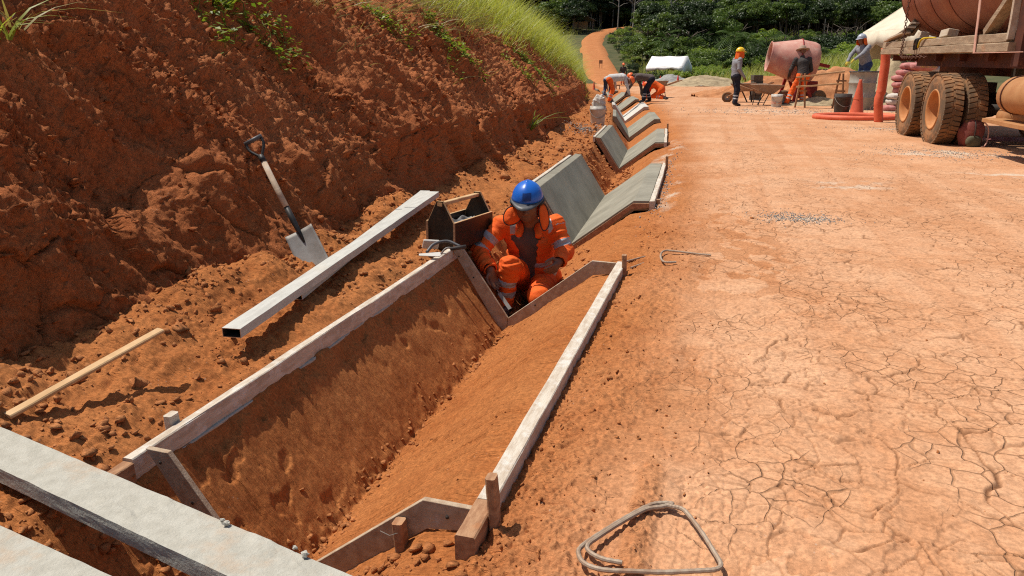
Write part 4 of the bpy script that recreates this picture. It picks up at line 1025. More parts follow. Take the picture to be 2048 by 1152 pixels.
# ---------------------------------------------------------------- the crouching worker
def hero():
    base = V(-1.40, 5.12, -.55)
    root = thing('person', 'crouching worker in orange hi-vis suit and blue helmet troweling beside the V form', 'person', base)
    P = lambda x, y, Y: atY(x, y, Y) - base
    hc = P(1055, 409, 5.16); up = unit(V(.02, -.20, 1)); fwd = unit(V(.12, -1, -.42)); neck = P(1062, 446, 5.27)
    shR, elR, wrR = P(1004, 450, 5.30), P(957, 503, 5.17), P(981, 540, 5.00)
    shL, elL, wrL = P(1110, 448, 5.36), P(1130, 503, 5.30), P(1119, 522, 5.12)
    chest = (shR + shL) / 2 + V(.0, .02, -.10); pel = P(1068, 552, 5.56)
    hipR, hipL = pel + V(-.10, .0, -.01), pel + V(.10, .02, -.01)
    knR, anR, toR = P(1020, 532, 5.06), P(1010, 612, 5.12), P(1000, 636, 4.93)
    knL, anL, toL = P(1078, 594, 5.06), P(1072, 574, 5.46), P(1074, 586, 5.60)
    SK, SH, TR, SI, BO = 0, 1, 2, 3, 4
    b = head_prims(hc, up, fwd, SK, 1.0)
    b += [C_(neck, hc + V(0, .02, -.05), .058, .055, SK), C_(neck + V(0, 0, .0), chest + V(0, 0, .06), .06, .10, SH)]
    b += [C_(chest + V(-.09, 0, .02), chest + V(.09, 0, .02), .105, .105, SH, k=.04), C_(chest, pel + V(0, -.03, .06), .125, .130, SH, k=.05)]
    b += [C_(hipR, hipL, .125, .125, TR, k=.05), C_(shR, elR, .05, .045, SH), C_(elR, wrR, .042, .030, SK), C_(shL, elL, .05, .045, SH), C_(elL, wrL, .042, .030, SK)]
    b += [C_(hipR, knR + V(0, .02, -.01), .100, .078, TR, k=.04, wr=.012), C_(knR, anR + V(0, 0, .02), .082, .062, TR, k=.03, wr=.013, bands=[(.32, .47, SI), (.60, .74, SI)])]
    b += [C_(hipL, knL, .104, .080, TR, k=.04, wr=.012), C_(knL, anL, .082, .06, TR, k=.03, wr=.005, bands=[(.35, .5, SI)])]
    b += [C_(anR + V(0, .02, -.02), toR + V(0, .05, .0), .050, .047, BO), C_(toR + V(0, .05, 0), toR, .047, .040, BO), C_(anR, anR + V(0, 0, .05), .055, .056, BO)]
    b += [C_(anL, toL, .05, .042, BO), C_(toL, toL + V(0, .03, -.05), .042, .035, BO)]
    tool = P(1003, 596, 4.98)
    b += hand_prims(wrR, P(989, 572, 4.99) - wrR, V(.35, -.2, -.45), SK, .55, 1)
    b += hand_prims(wrL, P(1106, 541, 5.02) - wrL, V(-.85, .15, -.2), SK, .75, -1)
    sdf_obj('body', b, ['skin', 'shirt_grey', 'orange', 'silver', 'boot'], .0072, root, .022)
    # jacket, open in front
    j = [C_(chest + V(-.10, .02, .03), chest + V(.10, .02, .03), .114, .114, 0, k=.05, wr=.008), C_(chest + V(-.07, .01, 0), pel + V(-.085, -.035, .03), .112, .118, 0, k=.05, wr=.010, bands=[(.45, .58, 1), (.80, .93, 1)]),
         C_(chest + V(.07, .01, 0), pel + V(.085, -.035, .03), .112, .118, 0, k=.05, wr=.010, bands=[(.45, .58, 1), (.80, .93, 1)]),
         C_(neck + V(-.07, .02, -.03), shR, .052, .072, 0, k=.04, bands=[(.25, .5, 1)]), C_(neck + V(.07, .02, -.03), shL, .052, .072, 0, k=.04, bands=[(.3, .6, 1)]),
         C_(shR, elR, .070, .066, 0, k=.03, wr=.012, bands=[(.42, .60, 1), (.78, .94, 1)]), C_(elR, wrR + (elR - wrR) * .10, .068, .054, 0, k=.03, wr=.012),
         C_(shL, elL, .070, .064, 0, k=.03, wr=.012, bands=[(.02, .10, 1), (.60, .84, 1)]), C_(elL, wrL + (elL - wrL) * .05, .064, .052, 0, k=.03, wr=.012),
         C_(neck + V(-.06, -.03, -.01), neck + V(-.075, -.075, -.07), .028, .030, 0, k=.015), C_(neck + V(.06, -.03, -.01), neck + V(.075, -.075, -.07), .028, .030, 0, k=.015)]
    fr = V(.03, -.155, 0)
    for t in np.linspace(0, 1, 9):   # opening down the front
        c = (neck + V(0, -.05, -.01)) * (1 - t) + (pel + V(.0, -.17, -.01)) * t + V(.008, -.055 + .03 * math.sin(3.14 * t), 0)
        j.append(C_(c, c + V(0, -.12, 0), .046 + .018 * math.sin(3.14 * t), .062, 0, sub=True))
    j.append(C_(neck + V(0, 0, -.03), neck + V(0, 0, .12), .068, .075, 0, sub=True))
    for w_, e_ in ((wrR, elR), (wrL, elL)): j.append(C_(w_ + (w_ - e_) * .3, w_ + (e_ - w_) * .12, .043, .043, 0, sub=True))
    jo = sdf_obj('jacket', j, ['orange', 'silver'], .0072, root, .025)
    # shoulder bands, chest pocket tape
    hl = helmet(root, hc + up * .045 - fwd * .01, up, fwd, 'helm_blue', 'visor', 'helm_dark', (.116, .140, .132))
    R = frame(up, fwd)
    MB().tube([hc + R @ V(.119 * math.cos(a), .132 * math.sin(a), .030) for a in np.linspace(math.radians(-210), math.radians(30), 24)], .012, 6).build('helmet_band', 'black', hl, True)
    # neck cape: two loose wings beside the face
    neck_flap(root, hc + up * .03, up, fwd, 'orange', (.108, .116), .20, -185, 5, .035, None, 2)
    def lobe(c, ex, ey, rx, ry, cup):
        vs = [c + cup * .0]; n = 26; rings = 4; ex, ey = unit(ex), unit(ey)
        for i in range(1, rings + 1):
            for k in range(n):
                a = 2 * math.pi * k / n; q = i / rings; vs.append(c + ex * rx * q * math.cos(a) + ey * ry * q * math.sin(a) * (1 - .12 * math.cos(a)) - cup * q * q + V(0, -.006 * math.sin(3 * a + 1) * q, 0))
        fs = [(0, 1 + k, 1 + (k + 1) % n) for k in range(n)] + [(1 + (i - 1) * n + k, 1 + i * n + k, 1 + i * n + (k + 1) % n, 1 + (i - 1) * n + (k + 1) % n) for i in range(1, rings) for k in range(n)]
        o = link_mesh('cape_lobe', np.array(vs), fs, 'orange', root, True, solid=.004); MB().tube(vs[1 + (rings - 1) * n:], .0042, 6, closed=True).build('lobe_trim', 'black', o, True)
    lobe(P(1023, 433, 5.09), V(1, .30, -.25), V(.30, .30, 1), .066, .074, V(.0, -.03, 0))
    lobe(P(1087, 435, 5.11), V(.70, .70, 0), V(-.14, .12, 1), .044, .100, V(.0, -.02, 0))
    # emblem on the left breast: dark arch with yellow line
    ec = chest + V(.110, -.128, .022); ex, ez = unit(V(.95, .25, 0)), unit(V(0, -.25, 1)); arc = [(.024 * math.cos(t), .020 * math.sin(t)) for t in np.linspace(0, math.pi, 10)]
    em = MB().prism(arc, .006, ec, ex, ez).build('emblem', 'print_dark', jo)
    MB().prism([(x * .6, y * .6 + .003) for x, y in arc], .003, ec - V(.0, .005, 0), ex, ez).build('emblem_hill', 'print_yellow', em)
    MB().box(ec - V(0, .001, .008), (.036, .006, .005)).build('emblem_line', 'print_dark', em)
    # eyes, brows
    for sx in (-1, 1):
        MB().blob(hc + R @ V(sx * .034, .080, .008), (.011, .008, .008), n=8, m=6).build('eye', 'eye', root, True)
    tp = thing('trowel', 'small steel margin trowel held in the crouching worker\'s hand', 'trowel', base)
    h0 = P(986, 568, 4.97); t1 = P(1020, 618, 4.90); d = unit(t1 - h0)
    MB().tube([h0 - d * .05, h0 + d * .05], [.012, .010], 8).build('handle', 'wood_raw', tp, True)
    MB().tube([h0 + d * .05, h0 + d * .09], .004, 6).build('neck', 'steel', tp, True)
    MB().plank(h0 + d * .085, t1, .030, .004, up=(.3, -.5, .6), seg=3, jit=0, cham=.001).build('blade', 'steel', tp)
    return root
hero()

# ---------------------------------------------------------------- the other workers
def person(label, loc, rz, J, mats, hat, flap, vox=.014, group=None, glove=None, legband=True, curl=.5, hat_m=None):
    """J: joints in a local frame (x right, y front, z up). mats: shirt, trousers"""
    root = thing('person', label, 'person', loc, rz, group)
    g = lambda k: V(*J[k])
    b = head_prims(g('head'), J.get('hup', (0, 0, 1)), J.get('hfw', (0, 1, 0)), 0)
    ch = (g('shL') + g('shR')) / 2 - V(*J.get('tor', (0, 0, 1))) * .10; pel = g('pel'); nk = g('neck'); side = unit(g('shR') - g('shL')); hs = J.get('hipside', side)
    b += [C_(nk, g('head') - V(*J.get('hup', (0, 0, 1))) * .05, .056, .055, 0), C_(nk, ch, .07, .11, 1, k=.04),
          C_(ch - side * .085, ch + side * .085, .112, .112, 1, k=.05, wr=.008), C_(ch, pel + unit(ch - pel) * .03, .130, .140, 1, k=.05, wr=.010), C_(ch + side * .05, pel + side * .05, .11, .12, 1, k=.05), C_(ch - side * .05, pel - side * .05, .11, .12, 1, k=.05)]
    b += [C_(pel - V(*hs) * .08 - V(0, 0, .05), pel + V(*hs) * .08 - V(0, 0, .05), .125, .125, 2, k=.05)]
    bands = [(.42, .52, 3), (.66, .76, 3)] if legband else []
    for s, sg in (('L', -1), ('R', 1)):
        hip = pel + V(*hs) * (.09 * sg) - V(0, 0, .06); kn, an, to = g('kn' + s), g('an' + s), g('to' + s)
        b += [C_(hip, kn, .100, .075, 2, k=.04, wr=.009), C_(kn, an + (kn - an) * .1, .078, .070, 2, k=.03, wr=.010, bands=bands), C_(an, to, .05, .045, 4)]
        b += [C_(g('sh' + s), g('el' + s), .072, .058, 1, k=.03, wr=.008), C_(g('el' + s), g('wr' + s), .056, .042, 1, k=.03, wr=.006)]
        w = g('wr' + s); d = unit(w - g('el' + s)); b += hand_prims(w, d, J.get('palm', (0, 0, -1)), 5 if glove else 0, curl, sg, s=1.05)
    sdf_obj('body', b, ['skin', mats[0], mats[1], 'silver', 'boot', glove or 'skin'], vox, root, .025)
    up, fw = unit(J.get('hup', (0, 0, 1))), unit(J.get('hfw', (0, 1, 0)))
    if hat == 'straw':
        R = frame(up, fw); c = g('head') + up * .055; mb = MB()
        prof = [(.0, .135), (.05, .133), (.085, .115), (.10, .05), (.105, .0), (.15, -.008), (.19, .012), (.20, .02)]
        mb.lathe(prof, 24, c, R); o = mb.build('straw_hat', 'hat', root, True, solid=.005)
        MB().lathe([(.108, .004), (.108, .03)], 20, c, R).build('hat_band', 'shirt_black', o, True)
    elif hat:
        helmet(root, g('head') + up * .045, up, fw, hat)
    if flap: neck_flap(root, g('head') + up * .05, up, fw, 'orange', (.112, .125), .25, *flap, .03, None, 4)
    return root
def stand(h=1.0, lean=0.0, arms=((-.3, .1, .95), (.3, .1, .95))):
    J = dict(head=(0, .05 + lean * 1.0, 1.60), neck=(0, lean * .9, 1.45), shL=(-.19, lean * .85, 1.40), shR=(.19, lean * .85, 1.40), pel=(0, 0, .95),
             knL=(-.10, .04, .50), knR=(.10, .04, .50), anL=(-.11, -.01, .09), anR=(.11, -.01, .09), toL=(-.12, .13, .05), toR=(.12, .13, .05))
    return J
def to_local(p, loc, rz):
    q = V(*p) - V(*loc); c, s = math.cos(-rz), math.sin(-rz); return (q[0] * c - q[1] * s, q[0] * s + q[1] * c, q[2])
RIGHT_RZ = YAW - math.pi / 2      # local y (front) points to the right of the picture
# yellow helmet, side on
J = stand(); J.update(elL=(-.24, -.02, 1.12), wrL=(-.20, .16, .92), elR=(.24, -.02, 1.12), wrR=(.22, .16, .90), head=(0, .07, 1.60), knL=(-.10, .10, .50), toL=(-.12, .20, .05), anL=(-.11, .06, .09))
yl = atZ(1467, 213); YM = person('slim worker in yellow helmet and grey shirt holding a wheelbarrow handle', yl, RIGHT_RZ + .12, J, ('shirt_lt', 'navy'), 'helm_yellow', (-200, 40), legband=True); YM.scale = (1.07,) * 3
# straw hat, seen from behind, bent over
J = stand(); J.update(head=(.02, .17, 1.56), neck=(.0, .11, 1.40), shL=(-.20, .08, 1.34), shR=(.20, .06, 1.36), pel=(.02, -.05, .92), elL=(-.30, .12, 1.05), wrL=(-.27, .30, .88), elR=(.30, .08, 1.05), wrR=(.26, .28, .92),
                      knL=(-.24, .02, .46), anL=(-.42, -.06, .09), toL=(-.46, .08, .05), knR=(.10, .10, .48), anR=(.12, .06, .09), toR=(.13, .20, .05), tor=(0, .25, .97), hup=(0, .25, 1), hfw=(0, 1, -.3))
hl_ = atZ(1597, 212); HM = person('worker in straw hat, black shirt and orange trousers bending by the mixer', hl_, YAW + .05, J, ('shirt_black', 'orange'), 'straw', None); HM.scale = (1.12,) * 3
# grey helmet behind the barrel, arms reaching left
J = stand(); J.update(head=(0, .22, 1.60), neck=(0, .15, 1.46), shL=(-.19, .12, 1.40), shR=(.19, .14, 1.40), pel=(0, -.05, .95), elL=(-.24, .36, 1.20), wrL=(-.18, .56, 1.06), elR=(.22, .34, 1.18), wrR=(.15, .50, 1.00), hup=(0, .12, 1))
gm = atD(1722, 180, 26.2); gm[2] = .38; GM = person('worker in grey helmet and grey shirt leaning over the tall barrel', gm, YAW + math.pi / 2 + .35, J, ('shirt_lt', 'denim'), 'helm_grey', (-200, 25), glove='glove'); GM.scale = (1.06,) * 3
r = thing('work_platform', 'low timber platform under the worker behind the barrel', 'platform', (gm[0], gm[1], 0), YAW)
MB().box((0, 0, .345), (1.1, .9, .06)).build('platform_top', 'wood_old', r, bevel=.006)
for sx in (-.45, .45):
    for sy in (-.35, .35): MB().box((sx, sy, .16), (.09, .09, .34)).build('leg', 'wood_old', r)
# far standing man
J = stand(); J.update(elL=(-.26, 0, 1.12), wrL=(-.28, .06, .88), elR=(.26, 0, 1.12), wrR=(.28, .06, .88))
fl = atD(1245, 170.5, 64.0); fl[2] = gz(fl[0], fl[1]) + .02; FM_ = person('far worker standing on the road in orange trousers holding a bag', fl, YAW + math.pi + .1, J, ('shirt_black', 'orange'), 'helm_orange', None, vox=.025)
o = MB().blob((0, 0, -.2), (.13, .07, .24), n=10, m=7, jit=.08).build('carried_bag', 'sack_white', None, True); o.location = tuple(fl + RT * .36 + V(0, 0, .72)); tag(o, 'pale bag hanging from the far worker\'s hand', 'bag')
# bending workers in the ditch
def bend(reach=.55, z=.12):
    return dict(head=(0, .72, .92), neck=(0, .58, .98), shL=(-.18, .52, .95), shR=(.18, .52, .95), pel=(0, 0, .88), elL=(-.22, .62, .65), wrL=(-.16, .68, .38), elR=(.22, .62, .65), wrR=(.16, .72, .36),
                knL=(-.13, .10, .48), knR=(.13, .12, .48), anL=(-.15, -.02, .09), anR=(.15, .0, .09), toL=(-.16, .12, .05), toR=(.16, .14, .05), tor=(0, .95, .25), hup=(0, .85, .50), hfw=(0, .5, -.85))
p = V(float(off(27.3)) - 1.96, 27.3, 0); p[2] = gz(p[0], p[1]); person('bending worker in pale shirt and orange trousers reaching into the ditch', p, YAW - 1.75, {**bend(), 'head': (0, .72, .80), 'neck': (0, .58, .88)}, ('shirt_white', 'orange'), 'helm_orange', None, .018)
p = atY(1300, 206, 28.0); person('bending worker in dark clothes stretched across the ditch slab', p, YAW + 1.45, {**bend(), 'elL': (-.2, .75, .62), 'wrL': (-.15, .92, .30), 'knL': (-.1, .2, .5), 'elR': (.22, .35, .60), 'wrR': (.2, .30, .30), 'anL': (-.12, .25, .09), 'toL': (-.12, .38, .05)}, ('shirt_grey', 'navy'), 'helm_orange', None, .018)
p = atY(1322, 200, 29.5); person('kneeling worker in orange behind the two bending men', p, YAW + 1.2, {**bend(), 'head': (0, .55, .55), 'neck': (0, .45, .62), 'shL': (-.18, .40, .62), 'shR': (.18, .40, .62), 'pel': (0, 0, .42), 'elL': (-.2, .5, .36), 'wrL': (-.15, .55, .16), 'elR': (.2, .5, .36), 'wrR': (.15, .55, .16), 'knL': (-.14, .30, .14), 'knR': (.14, .30, .14), 'anL': (-.14, -.1, .1), 'anR': (.14, -.1, .1), 'toL': (-.14, -.22, .06), 'toR': (.14, -.22, .06)}, ('orange', 'orange'), 'helm_orange', None, .02)
p = atY(1214, 188, 35.6); p[2] = gz(p[0], p[1]); person('far bending worker in white shirt and blue jeans by the bank', p, YAW - .4, bend(), ('shirt_white', 'denim'), None, None, .025)
# ================================================================ truck
TL = V(3.45, 15.0, 0.0); TRZ = .06
def truck():
    r = thing('tank_truck', 'dusty truck with red-oxide tank strapped on a rough timber deck', 'truck', TL, TRZ); r.rotation_euler[0] = .009
    # deck timbers
    MB().plank((.10, 3.70, 1.560), (.10, -3.10, 1.560), .20, .125, seg=14, jit=.006, cham=.01).build('deck_beam', 'wood_deck', r)
    MB().plank((.12, 3.68, 1.690), (.12, -2.95, 1.690), .20, .125, seg=14, jit=.006, cham=.01).build('deck_beam', 'wood_deck', r)
    MB().plank((2.40, 3.70, 1.575), (2.40, -4.4, 1.575), .20, .125, seg=8, jit=.006, cham=.01).build('deck_beam', 'wood_deck', r)
    for i in range(15): MB().plank((.225, 3.5 - i * .42, 1.60 + .003 * (i % 3)), (2.29, 3.5 - i * .42, 1.60 + .003 * (i % 2)), .30, .06, seg=4, jit=.004).build('deck_plank', 'wood_deck', r)
    # chassis
    for x in (.85, 1.65): MB().box((x, -1.6, 1.26), (.10, 7.6, .26)).build('chassis_rail', 'chassis', r)
    MB().box((.30, -1.75, 1.385), (.08, 7.2, .22)).build('side_rail', 'chassis', r)
    for y in (3.2, 1.9, .4, -.8, -2.0, -3.2): MB().box((1.25, y, 1.43), (2.2, .10, .12)).build('cross_member', 'chassis', r)
    for y in (.68, -.93):
        MB().tube([(.1, y, .60), (2.4, y, .60)], .09, 12).build('axle', 'dark', r, True); MB().blob((1.25, y, .60), (.26, .24, .24)).build('differential', 'dark', r, True)
    MB().box((.75, 0, .95), (.14, 1.5, .16)).build('leaf_spring', 'dark', r); MB().box((1.75, 0, .95), (.14, 1.5, .16)).build('leaf_spring', 'dark', r)
    MB().box((1.25, -1.9, 1.05), (1.2, .5, .5)).build('underbody', 'dark', r)
    # wheels: tyre with lugs, deep dished rim
    def wheel(x, y, outer):
        R_, W = .592, .285; Rm = np.array([[0, 0, 1], [0, 1, 0], [-1, 0, 0]], float)   # local z -> +x
        w = bpy.data.objects.new('wheel', None); COL.objects.link(w); w.parent = r; w.location = (x, y, .592)
        mb = MB(); h = W / 2
        prof = [(.315, -h + .03), (.33, -h + .012), (.42, -h), (.50, -h + .004), (.552, -h + .018), (.572, -h + .045), (.578, 0), (.572, h - .045), (.552, h - .018), (.50, h - .004), (.42, h), (.33, h - .012), (.315, h - .03)]
        mb.lathe(prof, 48, (0, 0, 0), Rm); nl = 44
        for i in range(nl):      # zigzag shoulder lugs
            for sg in (-1, 1):
                a = 2 * math.pi * (i + (.25 if sg > 0 else -.25)) / nl; ca, sa = math.cos(a), math.sin(a)
                Rl = np.stack([V(0, -sa, ca), V(1, 0, 0), V(0, ca, sa)], 1)
                mb.box((sg * .078, ca * .575, sa * .575), (.064, .120, .036), Rl @ np.array([[1, .25 * sg, 0], [0, 1, 0], [0, 0, 1]]))
        for i in range(26):
            a = 2 * math.pi * i / 26; ca, sa = math.cos(a), math.sin(a); Rl = np.stack([V(0, -sa, ca), V(1, 0, 0), V(0, ca, sa)], 1)
            mb.box((0, ca * .570, sa * .570), (.105, .036, .036), Rl)
        mb.build('tyre', 'rubber', w, False, bevel=.004)
        mb = MB(); s = -1 if outer else 1
        mb.lathe([(.335, s * (h - .012)), (.322, s * (h + .004)), (.300, s * (h - .01)), (.285, s * (h - .05)), (.262, s * (h - .17)), (.20, s * (h - .185)), (.13, s * (h - .175)), (.11, s * (h - .150)), (.0, s * (h - .145))], 36, (0, 0, 0), Rm)
        mb.build('rim', 'rim', w, True)
        for k in range(8):
            a = 2 * math.pi * k / 8; MB().tube([(s * (h - .175), .165 * math.cos(a), .165 * math.sin(a)), (s * (h - .150), .165 * math.cos(a), .165 * math.sin(a))], .014, 6).build('wheel_nut', 'rim', w)
    for y in (.68, -.93):
        wheel(-.02, y, True); wheel(.33, y, False); wheel(2.12, y, False); wheel(2.47, y, True)
    # tank
    Rt = np.array([[1, 0, 0], [0, 0, -1], [0, 1, 0]], float).T; cz, cx, RR = 2.79, 1.08, 1.0
    prof = [(0, 1.78), (.35, 1.76), (.65, 1.69), (.85, 1.57), (.96, 1.42), (1.0, 1.28)]
    ys = [1.28, .42, .41, .40, -.55, -.56, -.57, -1.5, -1.51, -1.52, -3.4, -4.6]
    for i, y in enumerate(ys[1:]): prof.append((1.0 - (.008 if i in (1, 4, 7) else 0), y))
    mb = MB(); vs = []; n = 64
    for (q, y) in prof:
        for k in range(n):
            a = 2 * math.pi * k / n; vs.append((cx + q * RR * math.cos(a), y + 1.75, cz + q * .95 * math.sin(a)))
    mb.add(vs, [(i * n + k, i * n + (k + 1) % n, (i + 1) * n + (k + 1) % n, (i + 1) * n + k) for i in range(len(prof) - 1) for k in range(n)]); t = mb.build('tank', 'tank', r, True)
    for y in (3.01, 2.16, 1.19, .24): MB().tube([(cx + 1.002 * math.cos(a), y, cz + .952 * math.sin(a)) for a in np.linspace(0, 2 * math.pi, 65)[:-1]], .008, 6, closed=True).build('weld_seam', 'chassis', t, True)
    # chocks, timber props
    for (x, y, d) in ((.34, 2.0, (.16, .22, .15)), (.30, .36, (.18, .42, .13)), (.36, -2.55, (.18, .30, .15))): MB().box((x, y, 1.77 + d[2] / 2), d, rot_to((.2, .05, 1))).build('wood_chock', 'wood_old', r, bevel=.01)
    MB().plank((.12, -1.98, 1.78), (.14, -3.02, 2.55), .10, .16, up=(1, 0, 0), seg=5, jit=.004).build('brace_timber', 'wood_deck', r)
    MB().plank((.22, -3.15, 1.30), (.22, -3.15, 3.0), .26, .24, up=(0, 1, 0), seg=5, jit=.005).build('post_timber', 'chassis', r); MB().plank((.05, -2.98, 1.66), (.05, -2.98, 2.9), .09, .05, up=(0, 1, 0), seg=5, jit=.004).build('post_timber', 'wood_old', r)
    # loose bark and broken timber behind the tank
    g = np.random.default_rng(4)
    for i in range(7): MB().plank((.04 + .06 * i, 3.45 - .05 * i, 1.78 + .02 * i), (.10 + .05 * i, 2.30 + .05 * i, 1.90 + .05 * i + .03 * g.random()), .16, .035, seg=3, jit=.008).build('broken_timber', 'bark' if i % 2 else 'wood_old', r)
    # strap, chain, yellow and black tie
    MB().plank((-.012, -1.92, 1.49), (-.005, -1.66, 2.9), .012, .075, up=(0, 1, 0), seg=6, jit=.003, cham=.003).build('strap', 'strap', r)
    MB().tube([(-.01, -1.9, 1.49), (.0, -3.6, 1.49)], .006, 6).build('tie_rope', 'strap', r)
    links = chain_pts([(-.03, 1.95, 2.9), (-.03, 1.94, 2.2), (-.03, 1.92, 1.75), (-.04, 1.90, 1.47), (-.03, 1.4, 1.44), (.05, .5, 1.45)], 10)
    for i in range(0, len(links) - 1):
        p, q = links[i], links[i + 1]; d = unit(q - p); s = unit(np.cross(d, (1, 0, 0))); t = V(1, 0, 0) if i % 2 else s; L = np.linalg.norm(q - p) * .62
        c = (p + q) / 2; ring = [c + d * L * math.cos(a) + t * .022 * math.sin(a) for a in np.linspace(0, 2 * math.pi, 11)[:-1]]
        MB().tube(ring, .008, 5, closed=True).build('chain_link', 'chain', r, True)
    MB().tube(chain_pts([(.10, .95, 1.765), (-.005, 1.0, 1.77), (-.02, 1.03, 1.68), (-.015, 1.06, 1.58)], 6), .022, 6).build('black_tie', 'black', r, True)
    MB().tube(chain_pts([(.12, .45, 1.77), (.0, .70, 1.77), (-.02, .86, 1.71), (-.02, .92, 1.61)], 6), .018, 6).build('yellow_tie', 'yellow', r, True)
    MB().tube(chain_pts([(.08, 1.12, 1.765), (-.012, 1.15, 1.76), (-.02, 1.18, 1.65), (-.01, 1.19, 1.57)], 6), .02, 6).build('black_tie', 'black', r, True)
    # fuel tank with band, step board, air reservoir
    mb = MB(); Ry = np.array([[1, 0, 0], [0, 0, 1], [0, -1, 0]], float).T
    mb.lathe([(0, 0), (.17, .0), (.22, .03), (.25, .09), (.25, 1.3), (.20, 1.36), (0, 1.37)], 28, (.20, -3.05, .93), np.array([[1, 0, 0], [0, 0, -1], [0, 1, 0]], float)); f = mb.build('fuel_tank', 'fuel', r, True)
    MB().tube([(.20 + .253 * math.cos(a), -3.30, .93 + .253 * math.sin(a)) for a in np.linspace(0, 2 * math.pi, 33)[:-1]], .012, 6, closed=True).build('tank_band', 'chassis', f, True)
    mb = MB(); mb.lathe([(0, 0), (.12, .0), (.15, .04), (.15, .4), (0, .42)], 18, (.50, -2.15, .58), np.array([[1, 0, 0], [0, 0, -1], [0, 1, 0]], float)); mb.build('air_reservoir', 'fuel', r, True)
    MB().plank((.12, -2.75, .56), (.12, -4.2, .56), .30, .055, seg=4).build('step_board', 'fuel', r)
truck()
def rest(px, py, z=0.0): return atZ(px, py, z)
# backpack
p = rest(1941, 298); r = thing('backpack', 'dusty dark red backpack slumped on the road by the truck wheel', 'backpack', p + V(0, .12, 0), YAW + .1)
MB().blob((0, 0, .235), (.185, .15, .25), n=20, m=14, jit=.05, sd=3, sq=.85).build('body', 'backpack', r, True)
MB().blob((-.03, -.125, .12), (.12, .06, .10), n=14, m=9, jit=.03, sd=4, sq=.75).build('front_pocket', 'olive', r, True)
MB().tube(chain_pts([(-.02, -.05, .48), (-.05, -.15, .36), (-.06, -.17, .2)], 6), .010, 6).build('zip_flap', 'dark', r, True)
MB().tube(chain_pts([(.06, -.10, .46), (.16, -.14, .36), (.19, -.15, .2), (.12, -.20, .06), (-.02, -.22, .02)], 6), .011, 6).build('shoulder_strap', 'strap', r, True)
MB().tube(chain_pts([(-.06, 0, .47), (0, 0, .52), (.06, 0, .47)], 6), .012, 6).build('carry_loop', 'backpack', r, True)
p = rest(2000, 286); o = MB().blob((0, 0, .03), (.45, .3, .05), n=18, m=7, jit=.12, sd=8).build('rag_heap', 'sack_red', None, True); o.location = tuple(p + V(.2, .3, 0)); tag(o, 'crumpled reddish sacking lying in the shade under the truck', 'sacking')

# ================================================================ hose, cone, barrel, buckets
c = rest(1712, 240); ring = [V(.98 * math.cos(a) * (1 + .03 * math.sin(3 * a)), .72 * math.sin(a), .075) for a in np.linspace(math.radians(-20), math.radians(330), 40)]
o = MB().tube(ring + [V(1.15, -.45, .075), V(1.6, -.40, .075)], .070, 12).build('suction_hose', 'hose', None, True); o.location = tuple(c); o.rotation_euler = (0, 0, YAW); tag(o, 'thick orange suction hose looped flat on the road behind the truck wheels', 'hose')
b = rest(1757, 247); t = atD(1763, 96, np.hypot(b[0], b[1])); path = chain_pts([V(0, 0, 0), (t - b) * .3 + RT * -.02, (t - b) * .45 + RT * .04, (t - b) * .62 + RT * .07, (t - b) * .8 + RT * .10, (t - b) + RT * .10], 6)
o = MB().tube(path, [.098] * 9 + [.092, .10, .106] + [.10] * (len(path) - 12), 14).build('upright_hose', 'hose', None, True); o.location = tuple(b); tag(o, 'thick orange hose rising upright from the loop to the truck deck', 'hose')
def cone(p, h, m, label, group=None, rz=0):
    r = thing('traffic_cone', label, 'traffic cone', p, rz, group); s = h / .75
    MB().lathe([(.155 * s, .03 * s), (.135 * s, .08 * s), (.035 * s, h * .96), (.028 * s, h), (.018 * s, h)], 20).build('cone_body', m, r, True)
    MB().box((0, 0, .014 * s), (.36 * s, .36 * s, .026 * s)).build('base', m, r, bevel=.01 * s)
    MB().lathe([(.1 * s, h * .45), (.068 * s, h * .68)], 20).build('collar', m, r, True); return r
cone(rest(1712, 231), .95, 'cone', 'tall faded orange cone standing in front of the cement-stained barrel', rz=.4)
for i, (x, y, d, l) in enumerate([(1288, 168, 60, 'leftmost far red cone, one of a close pair'), (1293, 168, 59.5, 'right cone of the close far pair left of the tent'), (1320, 169, 66, 'small far red cone beneath the tent roof'), (1355, 172, 56, 'biggest far red cone right of the tent gravel heap')]):
    p = atD(x, y, d); p[2] = gz(p[0], p[1]); cone(p, .74, 'cone_red', l, 'far red cones')
p = atD(1188, 169, 46); p[2] = gz(p[0], p[1]); cone(p, .50, 'cone', 'small orange marker at the foot of the far bank')
def bucket(p, r0, r1, h, m, label, cat='bucket', band=None, handle=True, rz=0):
    r = thing(cat.replace(' ', '_'), label, cat, p, rz)
    MB().lathe([(0, .01), (r0, .0), (r0 * 1.02, .02), (r1, h * .80), (r1 * 1.05, h * .82), (r1 * 1.05, h * .86), (r1 * 1.01, h * .87), (r1 * 1.06, h), (r1 * .98, h), (r0 * .97, .03), (0, .03)], 28, jit=.0015).build('wall', m, r, True)
    if band: MB().lathe([((r0 * .6 + r1 * .4) * 1.012, h * .30), ((r0 * .4 + r1 * .6) * 1.012, h * .52)], 28).build('print_band', band, r, True)
    if handle: MB().tube([(r1 * 1.07 * math.cos(a), r1 * 1.07 * math.sin(a) * .98, h * .84 - h * .45 * abs(math.sin(a))) for a in np.linspace(math.pi, 2 * math.pi, 16)], .006, 6).build('bail_handle', 'steel', r, True)
    return r
bucket(rest(1552, 216), .15, .175, .43, 'bucket', 'white plastic bucket with faded red print beside the wheelbarrow', band='strap', rz=YAW)
bucket(rest(1682, 229), .19, .22, .56, 'darkbucket', 'dark cement-caked bucket between the block bench and the barrel', rz=YAW)
